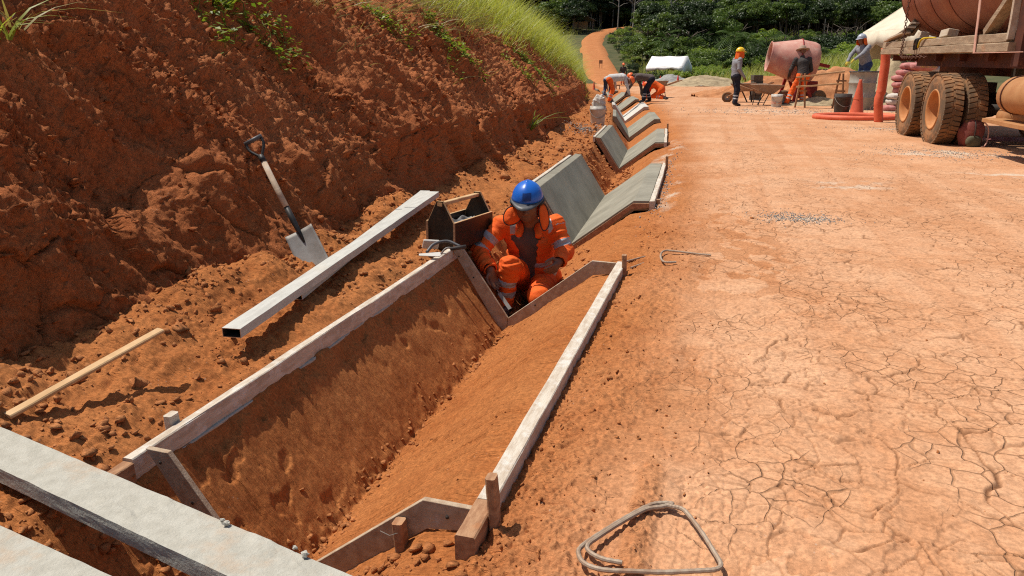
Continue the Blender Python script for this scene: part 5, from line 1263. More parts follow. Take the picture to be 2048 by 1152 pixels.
w = rest(1195, 250); bucket(w, .155, .175, .42, 'bucket', 'white plastic bucket standing at the foot of the bank', rz=YAW)
o = MB().blob((0, 0, .12), (.15, .13, .18), n=14, m=10, jit=.11, sd=6, sq=.85).build('cement_sack', 'sack_white', None, False); o.location = tuple(w + V(.02, 0, .36)); tag(o, 'crumpled white sack stuffed on top of the bucket by the bank', 'sack')
bp = rest(1718, 221); r = thing('barrel', 'tall cement-stained grey-green barrel in front of the grey-helmeted worker', 'barrel', bp)
MB().lathe([(0, .02), (.37, .0), (.375, .03), (.37, .36), (.385, .38), (.385, .41), (.37, .43), (.375, .78), (.39, .80), (.39, .83), (.375, .85), (.385, 1.10), (.41, 1.12), (.405, 1.15), (.36, 1.15), (.35, .2), (0, .2)], 40, jit=.004).build('wall', 'barrel', r, True)
MB().lathe([(.41, 1.115), (.415, 1.135), (.41, 1.155)], 40).build('rim', 'visor', r, True)
o = MB().tube(chain_pts([V(.10, -.38, .40), V(.05, -.44, .25), V(-.05, -.46, .1), V(.02, -.5, .01)], 6), .008, 6).build('rope_end', 'strap', None, True); o.location = tuple(bp + RT * .3); tag(o, 'thin pale rope hanging beside the barrel', 'rope')

# ================================================================ wheelbarrows
def barrow(p, rz, label, load=None):
    """local y points from the handles to the wheel"""
    r = thing('wheelbarrow', label, 'wheelbarrow', p, rz)
    top = [(-.34, -.45), (.34, -.45), (.33, .45), (-.33, .45)]; bot = [(-.22, -.30), (.22, -.30), (.17, .18), (-.17, .18)]
    vs = [(x, y, .70 - .02 * (y > 0)) for x, y in top] + [(x, y, .42) for x, y in bot]
    MB().add(vs, [(0, 1, 5, 4), (1, 2, 6, 5), (2, 3, 7, 6), (3, 0, 4, 7), (4, 5, 6, 7)]).build('tray', 'tray', r, solid=.006)
    MB().tube([V(*q) for q in vs[:4]], .013, 6, closed=True).build('tray_rim', 'tray', r, True)
    for s in (-1, 1):
        MB().tube([(s * .07, .52, .22), (s * .16, .20, .38), (s * .27, -.45, .52), (s * .30, -1.05, .74)], .020, 8).build('handle', 'wood_raw', r, True)
        MB().tube([(s * .24, -.28, .42), (s * .26, -.36, .02), (s * .26, -.20, .02), (s * .2, .0, .40)], .016, 6).build('leg', 'dark', r, True)
    MB().tube([(-.26, -.34, .2), (.26, -.34, .2)], .014, 6).build('cross_brace', 'dark', r, True)
    Rm = np.array([[0, 0, 1], [0, 1, 0], [-1, 0, 0]], float)
    w = MB().lathe([(.11, -.04), (.17, -.048), (.198, -.025), (.20, 0), (.198, .025), (.17, .048), (.11, .04)], 24, (0, .52, .20), Rm).build('wheel', 'rubber', r, True)
    MB().lathe([(.112, -.035), (.09, -.01), (.03, -.05), (.03, .05), (.09, .01), (.112, .035)], 18, (0, .52, .20), Rm).build('hub', 'steel', w, True)
    if load:
        o = MB().blob((0, -.05, .63), (.30, .40, .11), n=16, m=9, jit=.05, sd=3).build('concrete_load', load, None, True); o.location = tuple(p); o.rotation_euler = (0, 0, rz); tag(o, 'wet concrete heaped in the far wheelbarrow', 'concrete')
    return r
barrow(rest(1531, 212), RIGHT_RZ + .05, 'dusty wheelbarrow held by the worker in the yellow helmet')
barrow(rest(1498, 208) + FH * .9, RIGHT_RZ + 2.9, 'dusty wheelbarrow parked behind the one being held')
p = atD(1312, 190, 33.5); p[2] = gz(p[0], p[1]); barrow(p, RIGHT_RZ + 2.7, 'wheelbarrow full of concrete behind the bending workers', 'conc')

# ================================================================ blocks, planks, bench
def block(p, rz, label, size=(.39, .20, .19)):
    o = MB().box((0, 0, size[2] / 2), size).build('masonry_block', 'blocks', None, bevel=.012); o.location = tuple(p); o.rotation_euler = (0, 0, rz); return tag(o, label, 'block')
c = rest(1648, 197) + FH * .35; c[2] = .22
rows = ['bottom', 'second', 'third', 'fourth', 'top']
for k in range(5):
    for s, nm in ((-1, 'left'), (1, 'right')):
        block(c + RT * (s * .170 + .012 * ((k * 7) % 3 - 1)) + V(0, 0, k * .193) + FH * (.01 * (k % 2)), YAW + .12 * s, f'dark block, {rows[k]} course, {nm} column of the stack on the bench', (.33, .26, .19))
b0 = rest(1655, 200)
r = thing('plank_bench', 'low plank bench carrying the two-column stack of dark blocks', 'bench', V(b0[0], b0[1], 0), YAW)
MB().plank((-.75, .30, .19), (.55, .30, .20), .40, .045, seg=4).build('bench_top', 'wood_old', r)
for x in (-.55, .35): MB().plank((x, .16, .0), (x + .12, .16, .17), .05, .05, up=(0, 1, 0), seg=2).build('leg', 'wood_old', r); MB().plank((x, .44, .0), (x + .12, .44, .17), .05, .05, up=(0, 1, 0), seg=2).build('leg', 'wood_old', r)
c2 = rest(1537, 205) + FH * 1.6
for k, nm in enumerate(['lowest', 'second', 'third', 'fourth', 'topmost']): block(V(c2[0], c2[1], k * .195) + RT * .02 * (k % 2), YAW + .05 * k, f'dark block, {nm} of the single column behind the wheelbarrow', (.40, .26, .19))
o = MB().plank((-.35, 0, 0), (.35, .05, .02), .16, .03, seg=3).build('short_board', 'wood_old'); o.location = tuple(c2 + V(0, 0, .625) - FH * .22); o.rotation_euler = (0, 0, YAW); tag(o, 'short pale board poking from the single block column', 'board')
def free_plank(q0, q1, dist, w, label):
    a, b = atD(*q0, dist), atD(*q1, dist); o = MB().plank((0, 0, 0), b - a, w, .05, seg=8, jit=.004).build('plank', 'wood_pale'); o.location = tuple(a); return tag(o, label, 'plank')
free_plank((1592, 155), (1690, 143), 25.4, .20, 'upper rough plank running past the blocks to the gloved worker')
free_plank((1592, 174), (1686, 167), 25.3, .16, 'lower rough plank running past the middle of the block stack')

for nm, x in (('left', 1604), ('right', 1680)):
    p = atD(x, 200, 25.42); r = thing('trestle', f'rough {nm} trestle holding up the two planks by the blocks', 'trestle', (p[0], p[1], 0), YAW)
    for sx in (-.10, .10): MB().plank((sx * 1.6, .12, 0), (sx * .5, .12, 1.08), .05, .05, up=(0, 1, 0), seg=3).build('leg', 'wood_raw', r)
    for z in (.55, .86): MB().box((0, .07, z), (.30, .05, .05)).build('cross_bar', 'wood_raw', r)
# ================================================================ concrete mixer
m0 = atD(1588, 200, 28.0); m0[2] = 0
r = thing('concrete_mixer', 'concrete mixer with big dusty pink drum tilted to the left', 'concrete mixer', m0, YAW)
ax = unit(V(-.95, .16, .14)); Rm = rot_to(ax)
MB().lathe([(x * 1.12, y * 1.12) for x, y in [(0, -.62), (.40, -.60), (.56, -.52), (.60, -.40), (.62, -.05), (.63, .0), (.62, .06), (.58, .20), (.48, .60), (.43, .82), (.455, .86), (.42, .86), (.40, .80), (.56, .15), (.56, -.4), (0, -.5)]], 40, (-.05, 0, 1.48), Rm).build('drum', 'mixer', r, True)
MB().tube([V(-.05, 0, 1.48) + Rm @ V(.71 * math.cos(a), .71 * math.sin(a), 0) for a in np.linspace(0, 2 * math.pi, 33)[:-1]], .022, 6, closed=True).build('drum_ring', 'mixer_red', r, True)
for y in (-.72, .72):
    MB().plank((-.10, y, .95), (-.30, y, .10), .10, .08, up=(0, 1, 0), seg=2, jit=0).build('frame_leg', 'mixer_red', r); MB().plank((-.02, y, .95), (.35, y, .10), .10, .08, up=(0, 1, 0), seg=2, jit=0).build('frame_leg', 'mixer_red', r); MB().box((-.06, y, 1.2), (.24, .08, .62)).build('yoke_arm', 'mixer_red', r)
MB().box((0, 0, .12), (1.5, .1, .1)).build('base_frame', 'mixer_red', r); MB().box((.80, -.25, 1.32), (.34, .18, .10), rot_to((.2, 0, 1))).build('tilt_arm', 'mixer_red', r); MB().box((.52, .1, .55), (.4, .5, .5)).build('engine_box', 'mixer_red', r, bevel=.03)
for x in (-.6, .6): MB().lathe([(.10, -.05), (.24, -.06), (.26, 0), (.24, .06), (.10, .05), (0, .05)], 20, (x, -.62, .26), np.array([[1, 0, 0], [0, 0, -1], [0, 1, 0]], float)).build('wheel', 'rubber', r, True)
for y in (-.5,): MB().box((-.14, -.60, .50), (.16, .12, .5)).build('tow_post', 'mixer_red', r)

# ================================================================ cement sacks behind the truck
def sack(p, rz, label, m='sack_red', s=(.33, .21, .085), tilt=0.0, text=None):
    root = thing('cement_sack', label, 'sack', p, rz)
    o = MB().blob((0, 0, s[2]), s, n=22, m=12, jit=.035, sd=int(abs(p[2]) * 977) % 99, sq=.72).build('bag', m, root, True)
    if text:
        cu = bpy.data.curves.new('print', 'FONT'); cu.body = text; cu.size = .095; cu.extrude = .002; cu.align_x = 'CENTER'; cu.align_y = 'CENTER'
        tmp = bpy.data.objects.new('tmp', cu); COL.objects.link(tmp); bpy.context.view_layer.update(); me = bpy.data.meshes.new_from_object(tmp.evaluated_get(bpy.context.evaluated_depsgraph_get())); bpy.data.objects.remove(tmp); me.materials.clear(); me.materials.append(M['print_yellow'])
        t = bpy.data.objects.new('lettering', me); COL.objects.link(t); t.parent = root; t.location = (.05, -s[1] - .006, s[2] * .95); t.rotation_euler = (math.pi / 2, 0, 0)
    return root
sb = rest(1800, 226); nn = ['bottom', 'second', 'third', 'fourth', 'fifth', 'sixth', 'seventh', 'eighth']
xs = [-.05, .10, .14, .20, .18, .22, .22, .35]
for k in range(8):
    sack(V(sb[0], sb[1], .02 + k * .165) + RT * xs[k] + FH * .35, YAW + (.12, -.2, .1, -.1, .2, -.15, .05, .1)[k], f'{nn[k]} sack from the ground in the pile behind the truck', 'sack_white' if k in (1, 2) else 'sack_red', (.30 + .05 * (k % 3), .24, .10 + .012 * (k % 2)))
sack(V(sb[0], sb[1], 1.16) + RT * .55 + FH * .20, YAW, 'red cement sack printed in yellow near the top of the pile', 'sack_red', (.42, .24, .12), text='FRONTERA')
sack(V(sb[0], sb[1], 1.40) + RT * .66 + FH * .25, YAW, 'topmost red sack of the pile under the deck edge', 'sack_red', (.36, .24, .10))
sack(V(sb[0], sb[1], 1.08) + RT * 1.02 + FH * .3, YAW + .2, 'white sack at the right end of the pile top', 'sack_white', (.34, .24, .11))
for k in range(6): sack(V(sb[0], sb[1], .02 + k * .18) + RT * .92 + FH * .45, YAW + .1 * (k % 2), f'{nn[k]} sack of the inner column behind the truck wheel', 'sack_red', (.36, .26, .10))
o = MB().box((0, 0, .05), (1.6, .9, .10)).build('sack_pallet', 'wood_old', None, bevel=.01); o.location = tuple(V(sb[0], sb[1], -.06) + RT * .4 + FH * .4); o.rotation_euler = (0, 0, YAW); tag(o, 'low timber pallet under the cement sack pile', 'pallet')

# ================================================================ heaps of sand and soil
def heap(c, rx, ry, h, m, name, label, seed, rough=.12, n=60, rz=YAW):
    g = np.linspace(-1, 1, n); A, B = np.meshgrid(g, g, indexing='ij'); rr = np.hypot(A, B) * (1 + .18 * pn(A * 1.5 + seed, B * 1.5, seed))
    Z = h * np.clip(1 - rr, -.1, 1) ** .85 if False else h * np.interp(rr, [0, .25, .6, .85, 1.0, 1.5], [1, .82, .38, .12, 0, -.12])
    Z = Z + h * rough * fbm(A * 4, B * 4, 4, seed + 3, .6) * (rr < 1.05) + .02
    v = np.stack([A.ravel() * rx, B.ravel() * ry, Z.ravel()], 1); idx = np.arange(n * n).reshape(n, n)
    f = np.stack([idx[:-1, :-1], idx[1:, :-1], idx[1:, 1:], idx[:-1, 1:]], -1).reshape(-1, 4)
    o = link_mesh(name, v, f, m, None, True); o.location = tuple(c); o.rotation_euler = (0, 0, rz)
    if m in ('soil', 'bank'): a = o.data.attributes.new('soil', 'FLOAT', 'POINT'); a.data.foreach_set('value', np.full(n * n, .5, np.float32))
    return tag(o, label, 'heap')
G0 = lambda p: V(p[0], p[1], gz(p[0], p[1]))
heap(G0(rest(1635, 212)), 1.3, .6, .26, 'sand', 'sand_heap', 'small heap of wet sand in front of the plank bench', 3)
heap(G0(atD(1790, 200, 27.5)), 1.9, 2.0, 1.55, 'sand', 'sand_heap', 'big grey-brown sand heap behind the barrel and sacks', 5)
heap(G0(atD(1680, 170, 33)), 3.6, 1.8, 1.25, 'soil', 'soil_heap', 'long orange soil heap behind the mixer and blocks', 7)
heap(G0(atD(1545, 172, 35)), 3.4, 1.6, .85, 'soil', 'soil_heap', 'lower orange soil heap left of the mixer', 9)
heap(G0(atD(1340, 170, 66)), 2.6, 1.6, .85, 'gravel', 'gravel_heap', 'pale grey gravel heap under the far white tent', 11)
heap(G0(atD(1412, 170, 56)), 3.6, 1.6, .75, 'sand', 'rubble_heap', 'long brown rubble heap right of the far tent', 13)
for i in range(6):
    q = MB().blob((0, 0, .15), (.22, .18, .17), n=8, m=6, jit=.1, sd=i).build('bundle', 'bluewrap', None, True); p = atD(1368 + i * 4.5, 172, 55.5); q.location = (p[0], p[1], gz(p[0], p[1])); tag(q, f'pale blue bundle, {["first", "second", "third", "fourth", "fifth", "last"][i]} from the left at the front of the rubble heap', 'bundle', 'blue bundles by the rubble heap')

# ================================================================ tents
def tent(p, rz, w, l, eave, peak, label, m, hang=.25, sag=.12):
    r = thing('canopy_tent', label, 'tent', p, rz); n = 10; vs = []
    xs = np.linspace(-w / 2, w / 2, 2 * n + 1); ys = np.linspace(-l / 2, l / 2, n + 1)
    for y in ys:
        for x in xs:
            t = 1 - abs(x) / (w / 2); z = eave + (peak - eave) * t - sag * .4 * math.sin(math.pi * t) * (1 if abs(x) > .01 else 0) - .05 * math.sin(math.pi * (y / l + .5) * 2) ** 2; vs.append((x, y, z))
    k = 2 * n + 1
    MB().add(vs, [(j * k + i, j * k + i + 1, (j + 1) * k + i + 1, (j + 1) * k + i) for j in range(n) for i in range(k - 1)]).build('roof', m, r, True, solid=.01)
    g = np.random.default_rng(3)
    for s in (-1, 1):
        vs = []
        for y in ys: h = hang * (1 + .25 * g.normal()); vs += [(s * (w / 2 + .005), y, eave), (s * (w / 2 + .02 + .03 * g.random()), y, eave - h)]
        MB().add(vs, [(2 * j, 2 * j + 2, 2 * j + 3, 2 * j + 1) for j in range(n)]).build('valance', m, r, True, solid=.008)
    for s in (-1, 1):
        vs = []
        for x in xs: h = hang * (1.2 + .6 * g.random()) * (1 + .9 * (s < 0) * (x < -.2 * w)); t = 1 - abs(x) / (w / 2); vs += [(x, s * (l / 2 + .005), eave + (peak - eave) * t - .02), (x, s * (l / 2 + .03), eave - h)]
        MB().add(vs, [(2 * j, 2 * j + 2, 2 * j + 3, 2 * j + 1) for j in range(k - 1)]).build('gable', m, r, True, solid=.008)
    for sx in (-1, 1):
        for sy in (-1, 1): MB().tube([(sx * (w / 2 - .03), sy * (l / 2 - .03), 0), (sx * (w / 2 - .03), sy * (l / 2 - .03), eave)], .022, 8).build('pole', 'pole', r, True)
    MB().tube([(0, -l / 2, peak - .03), (0, l / 2, peak - .03)], .02, 6).build('ridge_pole', 'pole', r, True); return r
tp = atD(1336, 168, 74); tp[2] = -.18; tent(tp, YAW + 1.0, 2.6, 3.6, 1.48, 2.45, 'white canopy tent standing beyond the road bend', 'tarp', .30, .02)
tp = atD(1868, 160, 28.5); tp[2] = .07; tent(tp, YAW + .12, 3.6, 3.0, 2.33, 3.5, 'cream canopy tent half hidden behind the truck tank', 'tarp_cream', .55)
# small road sign and crate far off, shed on the hill
p = atD(1201, 142, 92); p[2] += .3; r = thing('road_sign', 'small dark square sign standing on the far road', 'sign', p, YAW); MB().box((0, 0, .75), (.42, .04, .40)).build('panel', 'wood_raw', r); MB().tube([(-.15, 0, 0), (-.15, 0, .6)], .03, 6).build('leg', 'wood_raw', r); MB().tube([(.15, 0, 0), (.15, 0, .6)], .03, 6).build('leg', 'wood_raw', r)
p = atD(1236, 172, 47); p[2] = gz(p[0], p[1]); r = thing('stool', 'small dark wooden stool on the road beyond the ditch slabs', 'stool', p, YAW); MB().box((0, 0, .24), (.26, .2, .07)).build('seat', 'wood_raw', r)
for sx in (-1, 1):
    for sy in (-1, 1): MB().tube([(sx * .1, sy * .07, 0), (sx * .1, sy * .07, .21)], .018, 6).build('leg', 'wood_raw', r)
p = atD(1160, 47, 176); p[2] = 10.0; r = thing('shed', 'grey-roofed open shed on the hill above the bend', 'shed', p, YAW + .3)
for x in (-2.4, 2.4):
    for y in (-1.8, 1.8): MB().tube([(x, y, -1), (x, y, 1.6)], .10, 6).build('post', 'bark_pale', r)
MB().prism([(-3.0, 1.35), (0, 2.5), (3.0, 1.35), (3.0, 1.25), (0, 2.38), (-3.0, 1.25)], 4.6, (0, 0, 0), (1, 0, 0), (0, 0, 1)).build('roof', 'roofing', r); MB().box((.6, 1.0, .4), (3.4, .1, 1.6)).build('back_wall', 'sand', r)
# ================================================================ vegetation
def blades(P, nrm, L, w, seed, segs=3, droop=.6, spread=.5):
    """curved tapering blades at points P; returns verts, tris"""
    g = np.random.default_rng(seed); n = len(P); a = g.uniform(0, 6.28, n); dr = np.stack([np.cos(a), np.sin(a), 0 * a], 1)
    up = unit3(nrm + dr * spread * g.random((n, 1))); side = np.cross(up, dr); side /= np.linalg.norm(side, axis=1)[:, None] + 1e-9
    L = L * (.35 + 1.25 * g.random(n) ** 1.8); V_ = []; dd = g.uniform(.2, 1, n) * droop
    for k in range(segs + 1):
        t = k / segs; c = P + up * (L * t)[:, None] + dr * (L * dd * t * t)[:, None] - np.array([0, 0, 1]) * (L * dd * .55 * t ** 2.4)[:, None]
        ww = w * (1 - t) ** .7 * (.6 + .8 * g.random())
        if k < segs: V_ += [c - side * ww, c + side * ww]
        else: V_.append(c)
    v = np.stack(V_, 1); m = v.shape[1]; tr = []
    for k in range(segs - 1): tr += [(2 * k, 2 * k + 1, 2 * k + 3), (2 * k, 2 * k + 3, 2 * k + 2)]
    tr.append((2 * segs - 2, 2 * segs - 1, 2 * segs)); tr = np.array(tr)
    return v.reshape(-1, 3), (tr[None] + (np.arange(n) * m)[:, None, None]).reshape(-1, 3)
def unit3(v): return v / (np.linalg.norm(v, axis=1)[:, None] + 1e-9)
def grass_obj(name, parts, m, label):
    vs = []; fs = []; b = 0
    for v, f in parts: vs.append(v); fs.append(f + b); b += len(v)
    o = link_mesh(name, np.concatenate(vs), np.concatenate(fs), m, None, True); return stuff(o, label, 'grass')
g = np.random.default_rng(21)
def on_bank(n, yr, sr, dens):
    Y = g.uniform(*yr, n); S = g.uniform(*sr, n); k = g.random(n) < dens(Y, S); Y, S = Y[k], S[k]; X, Y2, Z = bank_pt(Y, S); return np.stack([X, Y2, Z], 1), Y, S
edge = lambda Y: np.interp(Y, [4, 6, 8, 10, 14, 18, 21, 25, 30], [3.1, 2.75, 2.55, 2.25, 2.10, 1.65, 1.35, 1.0, .4])
nb = V(.30, -.1, 1.0)
P1, Y1_, S1 = on_bank(38000, (11, 42), (.3, 6.0), lambda Y, S: np.clip((S - edge(Y) + .5 * fbm(Y * 1.2, S * 1.2, 2, 501)) * 1.6, 0, 1) * (Y > 11))
parts = [blades(P1, np.tile(nb, (len(P1), 1)), .42 + .35 * np.clip(S1 - edge(Y1_), 0, 1), .0075, 31, 3, .75, .8)]
P1b, Yb, Sb = on_bank(5000, (13, 34), (1.5, 5.0), lambda Y, S: np.clip((S - edge(Y) - .15) * 1.5, 0, 1) * (pn(Y * 1.5, S * 1.5, 77) > .05))
parts.append(blades(P1b, np.tile(V(.15, -.1, 1), (len(P1b), 1)), np.full(len(P1b), .85), .012, 33, 4, .9, .9))
grass_obj('bank_grass', parts, 'grass', 'bright green grass growing over the crest of the cut bank')
P2, Y2_, S2 = on_bank(9000, (3.5, 14), (2.0, 6.0), lambda Y, S: np.clip((S - edge(Y) + .25 + .6 * fbm(Y * 1.5, S * 1.5, 2, 502)) * 1.2, 0, 1) * .55)
P3, Y3_, S3 = on_bank(700, (6, 20), (1.2, 2.6), lambda Y, S: (pn(Y * 2.2, S * 1.8, 503) > .28) * 1.0)
grass_obj('dry_grass', [blades(P2, np.tile(V(.8, -.1, .55), (len(P2), 1)), np.full(len(P2), .42), .0055, 35, 4, 1.1, .7), blades(P3, np.tile(V(.7, 0, .6), (len(P3), 1)), np.full(len(P3), .22), .004, 36, 3, 1.0, .8)], 'grass_dry', 'dry drooping grass hanging from the upper bank edge')

def leafy(centers, size, n_per, seed, spread):
    gg = np.random.default_rng(seed); vs = []; fs = []; b = 0
    for c in centers:
        for k in range(n_per):
            o = c + gg.normal(0, spread, 3) * V(1, 1, .7); a = gg.uniform(0, 6.28); L = size * gg.uniform(.6, 1.2); d = unit(V(math.cos(a), math.sin(a), gg.uniform(-.5, .3))); s = unit(np.cross(d, (0, 0, 1)) + V(0, 0, gg.normal(0, .3))); w = L * .36; dn = V(0, 0, -.15 * L)
            vs += [o, o + d * L * .4 + s * w, o + d * L + dn, o + d * L * .4 - s * w]; fs.append((b, b + 1, b + 2, b + 3)); b += 4
    return np.array(vs), fs
def vine(label, Yc, Sc, nst, seed, leaf=.045, length=.7):
    gg = np.random.default_rng(seed); x0, y0, z0 = [float(q[0]) for q in bank_pt(np.array([Yc]), np.array([Sc]))]; root = thing('vine_plant', label, 'plant', (x0, y0, z0)); cen = []; st = MB()
    for k in range(nst):
        y, s = Yc + gg.normal(0, .12), Sc + gg.normal(0, .05); path = []; dy = gg.normal(0, .10)
        n = int(length * gg.uniform(.5, 1.2) / .06) + 2
        yy = y + np.cumsum(.06 * dy + gg.normal(0, .02, n)); s2 = s - .055 * np.arange(n); X, Y_, Z = bank_pt(yy, s2)
        path = [V(X[i] + .03 + .02 * gg.random(), Y_[i], Z[i] + .02) - V(x0, y0, z0) for i in range(n)]; cen += [p + V(.02, 0, .01) for p in path]
        st.tube(path, .003, 5)
    so = st.build('stems', 'leaf_vine', root, True); so['kind'] = 'stuff'
    v, f = leafy(cen, leaf, 3, seed + 1, .035); lo = link_mesh('leaves', v, f, 'leaf_vine', root); lo['kind'] = 'stuff'
vine('leafy vine hanging from the bank top, leftmost, nearest the camera', 5.2, 2.55, 9, 61, .06, .95)
vine('small vine tendrils below the leftmost leafy vine on the bank', 5.6, 2.0, 4, 62, .045, .45)
vine('vine hanging above the bank middle between two grass clumps', 8.6, 2.6, 8, 63, .055, .7)
vine('long leafy vine trailing down the middle of the bank face', 9.8, 2.35, 9, 64, .065, 1.15)
vine('sparse creeper low on the right part of the bank', 13.2, 1.75, 6, 65, .055, .8)
vine('creeper patch beneath the tall bright grass on the bank', 14.8, 1.9, 8, 66, .07, .9)
vine('short creeper at the right end of the bare bank face', 17.0, 1.5, 5, 67, .07, .6)
def weed(p, h, n, label, seed, m='grass', w=.010):
    r = thing('weed_tuft', label, 'plant', p); pts = np.random.default_rng(seed).normal(0, h * .08, (n, 3)) * V(1, 1, 0)
    v, f = blades(pts, np.tile(V(.3, -.2, 1), (n, 1)), np.full(n, h), w, seed, 4, 1.0, 1.0); o = link_mesh('blades', v, f, m, r, True); o['kind'] = 'stuff'
weed(bankp(15, 80), .40, 11, 'long-bladed grass tuft on the bank at the far left edge', 71, 'grass', .009)
weed(bankp(30, 60), .32, 8, 'dry grass tuft above the left edge tuft', 72, 'grass_dry', .007)
weed(bankp(1060, 262) , .38, 16, 'small green weed growing at the bank foot above the wet slab', 73, 'leaf_vine', .014)
weed(bankp(1165, 205), .45, 40, 'green weed clump on the bank beside the white bucket', 74, 'grass', .010)
weed(bankp(1085, 205), .35, 12, 'thin weed on the bank right of centre', 75, 'grass', .008)
weed(bankp(430, 20), .55, 30, 'strap-leaved plant on the bank top over the shovel', 76, 'leaf_vine', .016)
weed(bankp(620, 20), .55, 60, 'pale dead grass bunch hanging over the bank edge', 77, 'grass_dry', .004)

# verge grass on the right
n = 34000; px = g.uniform(1130, 1840, n); dd = np.where(g.random(n) < .8, g.uniform(38, 92, n), g.uniform(85, 180, n))
PP = np.array([FH * d + RT * ((x - 1024) / F * d * .957) for x, d in zip(px, dd)]); u = PP[:, 0] - off(PP[:, 1])
fp = np.array(FAR)[:, :2]; md = np.min(np.hypot(PP[:, None, 0] - fp[None, :, 0], PP[:, None, 1] - fp[None, :, 1]), 1)
keep = ((u > 8.8 + .8 * pn(PP[:, 1] * .3, PP[:, 0] * 0, 3)) | (dd > 72)) & (md > 4.2); PP = PP[keep]; dd = dd[keep]
from mathutils.bvhtree import BVHTree
hd = GROUND['hillside'].data; hv = np.zeros(len(hd.vertices) * 3, np.float32); hd.vertices.foreach_get('co', hv); hv = hv.reshape(-1, 3)
_hx, _hy = hv[:, 0], hv[:, 1]; _ang = np.arctan2(_hy, _hx); _rad = np.hypot(_hx, _hy)
_grid = {}
bv = BVHTree.FromPolygons([tuple(q) for q in hv.tolist()], [tuple(p.vertices) for p in hd.polygons]) if len(hd.polygons) < 400000 else None
def hz(x, y):
    h = bv.ray_cast(Vector((x, y, 200)), Vector((0, 0, -1)))[0]; return h.z if h is not None else gz(x, y)
PP[:, 2] = [hz(p[0], p[1]) for p in PP]
grass_obj('verge_grass', [blades(PP, np.tile(V(0, 0, 1), (len(PP), 1)), .50 + .006 * dd + .35 * (pn(PP[:, 0] * .3, PP[:, 1] * .3, 505) > .1), .026, 41, 3, .5, .5)], 'grass_far', 'tall yellow-green grass on the slope beyond the road')

n = 7000; px = g.uniform(1560, 1850, n); dd = g.uniform(44, 74, n); P4 = np.array([FH * d + RT * ((x - 1024) / F * d * .957) for x, d in zip(px, dd)]); P4 = P4[(P4[:, 0] - off(P4[:, 1])) > 9.5]; P4[:, 2] = [hz(p[0], p[1]) for p in P4]
grass_obj('slope_grass', [blades(P4, np.tile(V(0, 0, 1), (len(P4), 1)), np.full(len(P4), 1.5), .03, 43, 3, .5, .5)], 'grass_far', 'long pale grass on the slope between the mixer and the tank truck')

# trees and bushes
def crown_mesh(name, nc, R3, rc, nl, leaf, seed, m, hollow=.55):
    gg = np.random.default_rng(seed); c = gg.normal(size=(nc, 3)); c /= np.linalg.norm(c, axis=1)[:, None]; c *= (hollow + (1 - hollow) * gg.random((nc, 1))); c[:, 2] = np.where(c[:, 2] < -.35, -c[:, 2] * .4, c[:, 2]); c = c * V(*R3)
    cc = np.repeat(c, nl, 0); r = np.repeat(rc * gg.uniform(.6, 1.25, nc), nl); n = len(cc)
    d = gg.normal(size=(n, 3)); d /= np.linalg.norm(d, axis=1)[:, None]; d[:, 2] = np.where(d[:, 2] < -.2, -d[:, 2], d[:, 2]); p = cc + d * (r * gg.random(n) ** .4)[:, None] * V(1, 1, .75)
    nn = unit3(d + gg.normal(0, .55, (n, 3)) + V(0, 0, .35)); a = gg.normal(size=(n, 3)); x = unit3(np.cross(nn, a)); y = np.cross(nn, x); L = (leaf * gg.uniform(.5, 1.3, n))[:, None]
    v = np.stack([p - x * L * .5, p + y * L * .28, p + x * L * .5, p - y * L * .28], 1).reshape(-1, 3); f = np.arange(4 * n).reshape(n, 4)
    o = link_mesh(name, v, f, m); me = o.data; bpy.data.objects.remove(o); return me
def trunk_mesh(name, h, r, seed, m, limbs=5, spread=1.2):
    gg = np.random.default_rng(seed); mb = MB(); top = V(gg.normal(0, .04 * h), gg.normal(0, .04 * h), h); mid = V(gg.normal(0, .03 * h), gg.normal(0, .03 * h), h * .5)
    tr = chain_pts([V(0, 0, -.4), mid, top], 4); mb.tube(tr, [r * (1 - .6 * i / (len(tr) - 1)) for i in range(len(tr))], 7)
    for k in range(limbs):
        a = gg.uniform(0, 6.28); s = h * gg.uniform(.5, .95); b = mid + (top - mid) * ((s / h - .5) * 2); e = b + V(math.cos(a) * spread, math.sin(a) * spread, spread * gg.uniform(.3, .9)); mb.tube([b, (b + e) / 2 + V(0, 0, .1 * spread), e], [r * .4, r * .28, r * .12], 5)
    o = mb.build(name, m, None, True); me = o.data; bpy.data.objects.remove(o); return me
def plant(name, label, cat, loc, meshes, sc, group, rz):
    r = thing(name, label, cat, loc, rz, group); r.scale = (sc,) * 3 if not hasattr(sc, '__len__') else sc
    for nm, me, z in meshes:
        o = bpy.data.objects.new(nm, me); COL.objects.link(o); o.parent = r; o.location = (0, 0, z)
    return r
BU = []   # bushes ~2.4 m high
for i, (m, lf, nc) in enumerate([('leaf_mid', .24, 26), ('leaf_light', .22, 26), ('leaf_dark', .24, 28), ('leaf_mid', .40, 18), ('leaf_light', .34, 20)]):
    BU.append((crown_mesh('foliage', nc, (1.5, 1.5, 1.15), .50, 130, lf * .58, 600 + i, m), trunk_mesh('stem', 1.2, .06, 620 + i, 'bark', 6, .9)))
TR = []   # broad trees ~7 m
for i, (m, lf) in enumerate([('leaf_dark', .46), ('leaf_mid', .42), ('leaf_dark', .42), ('leaf_mid', .50)]):
    TR.append((crown_mesh('crown', 40, (2.5, 2.5, 2.0), .85, 120, lf * .68, 640 + i, m, .45), trunk_mesh('trunk', 4.6, .15, 660 + i, 'bark', 7, 1.7)))
TT = []   # tall forest trees ~13 m
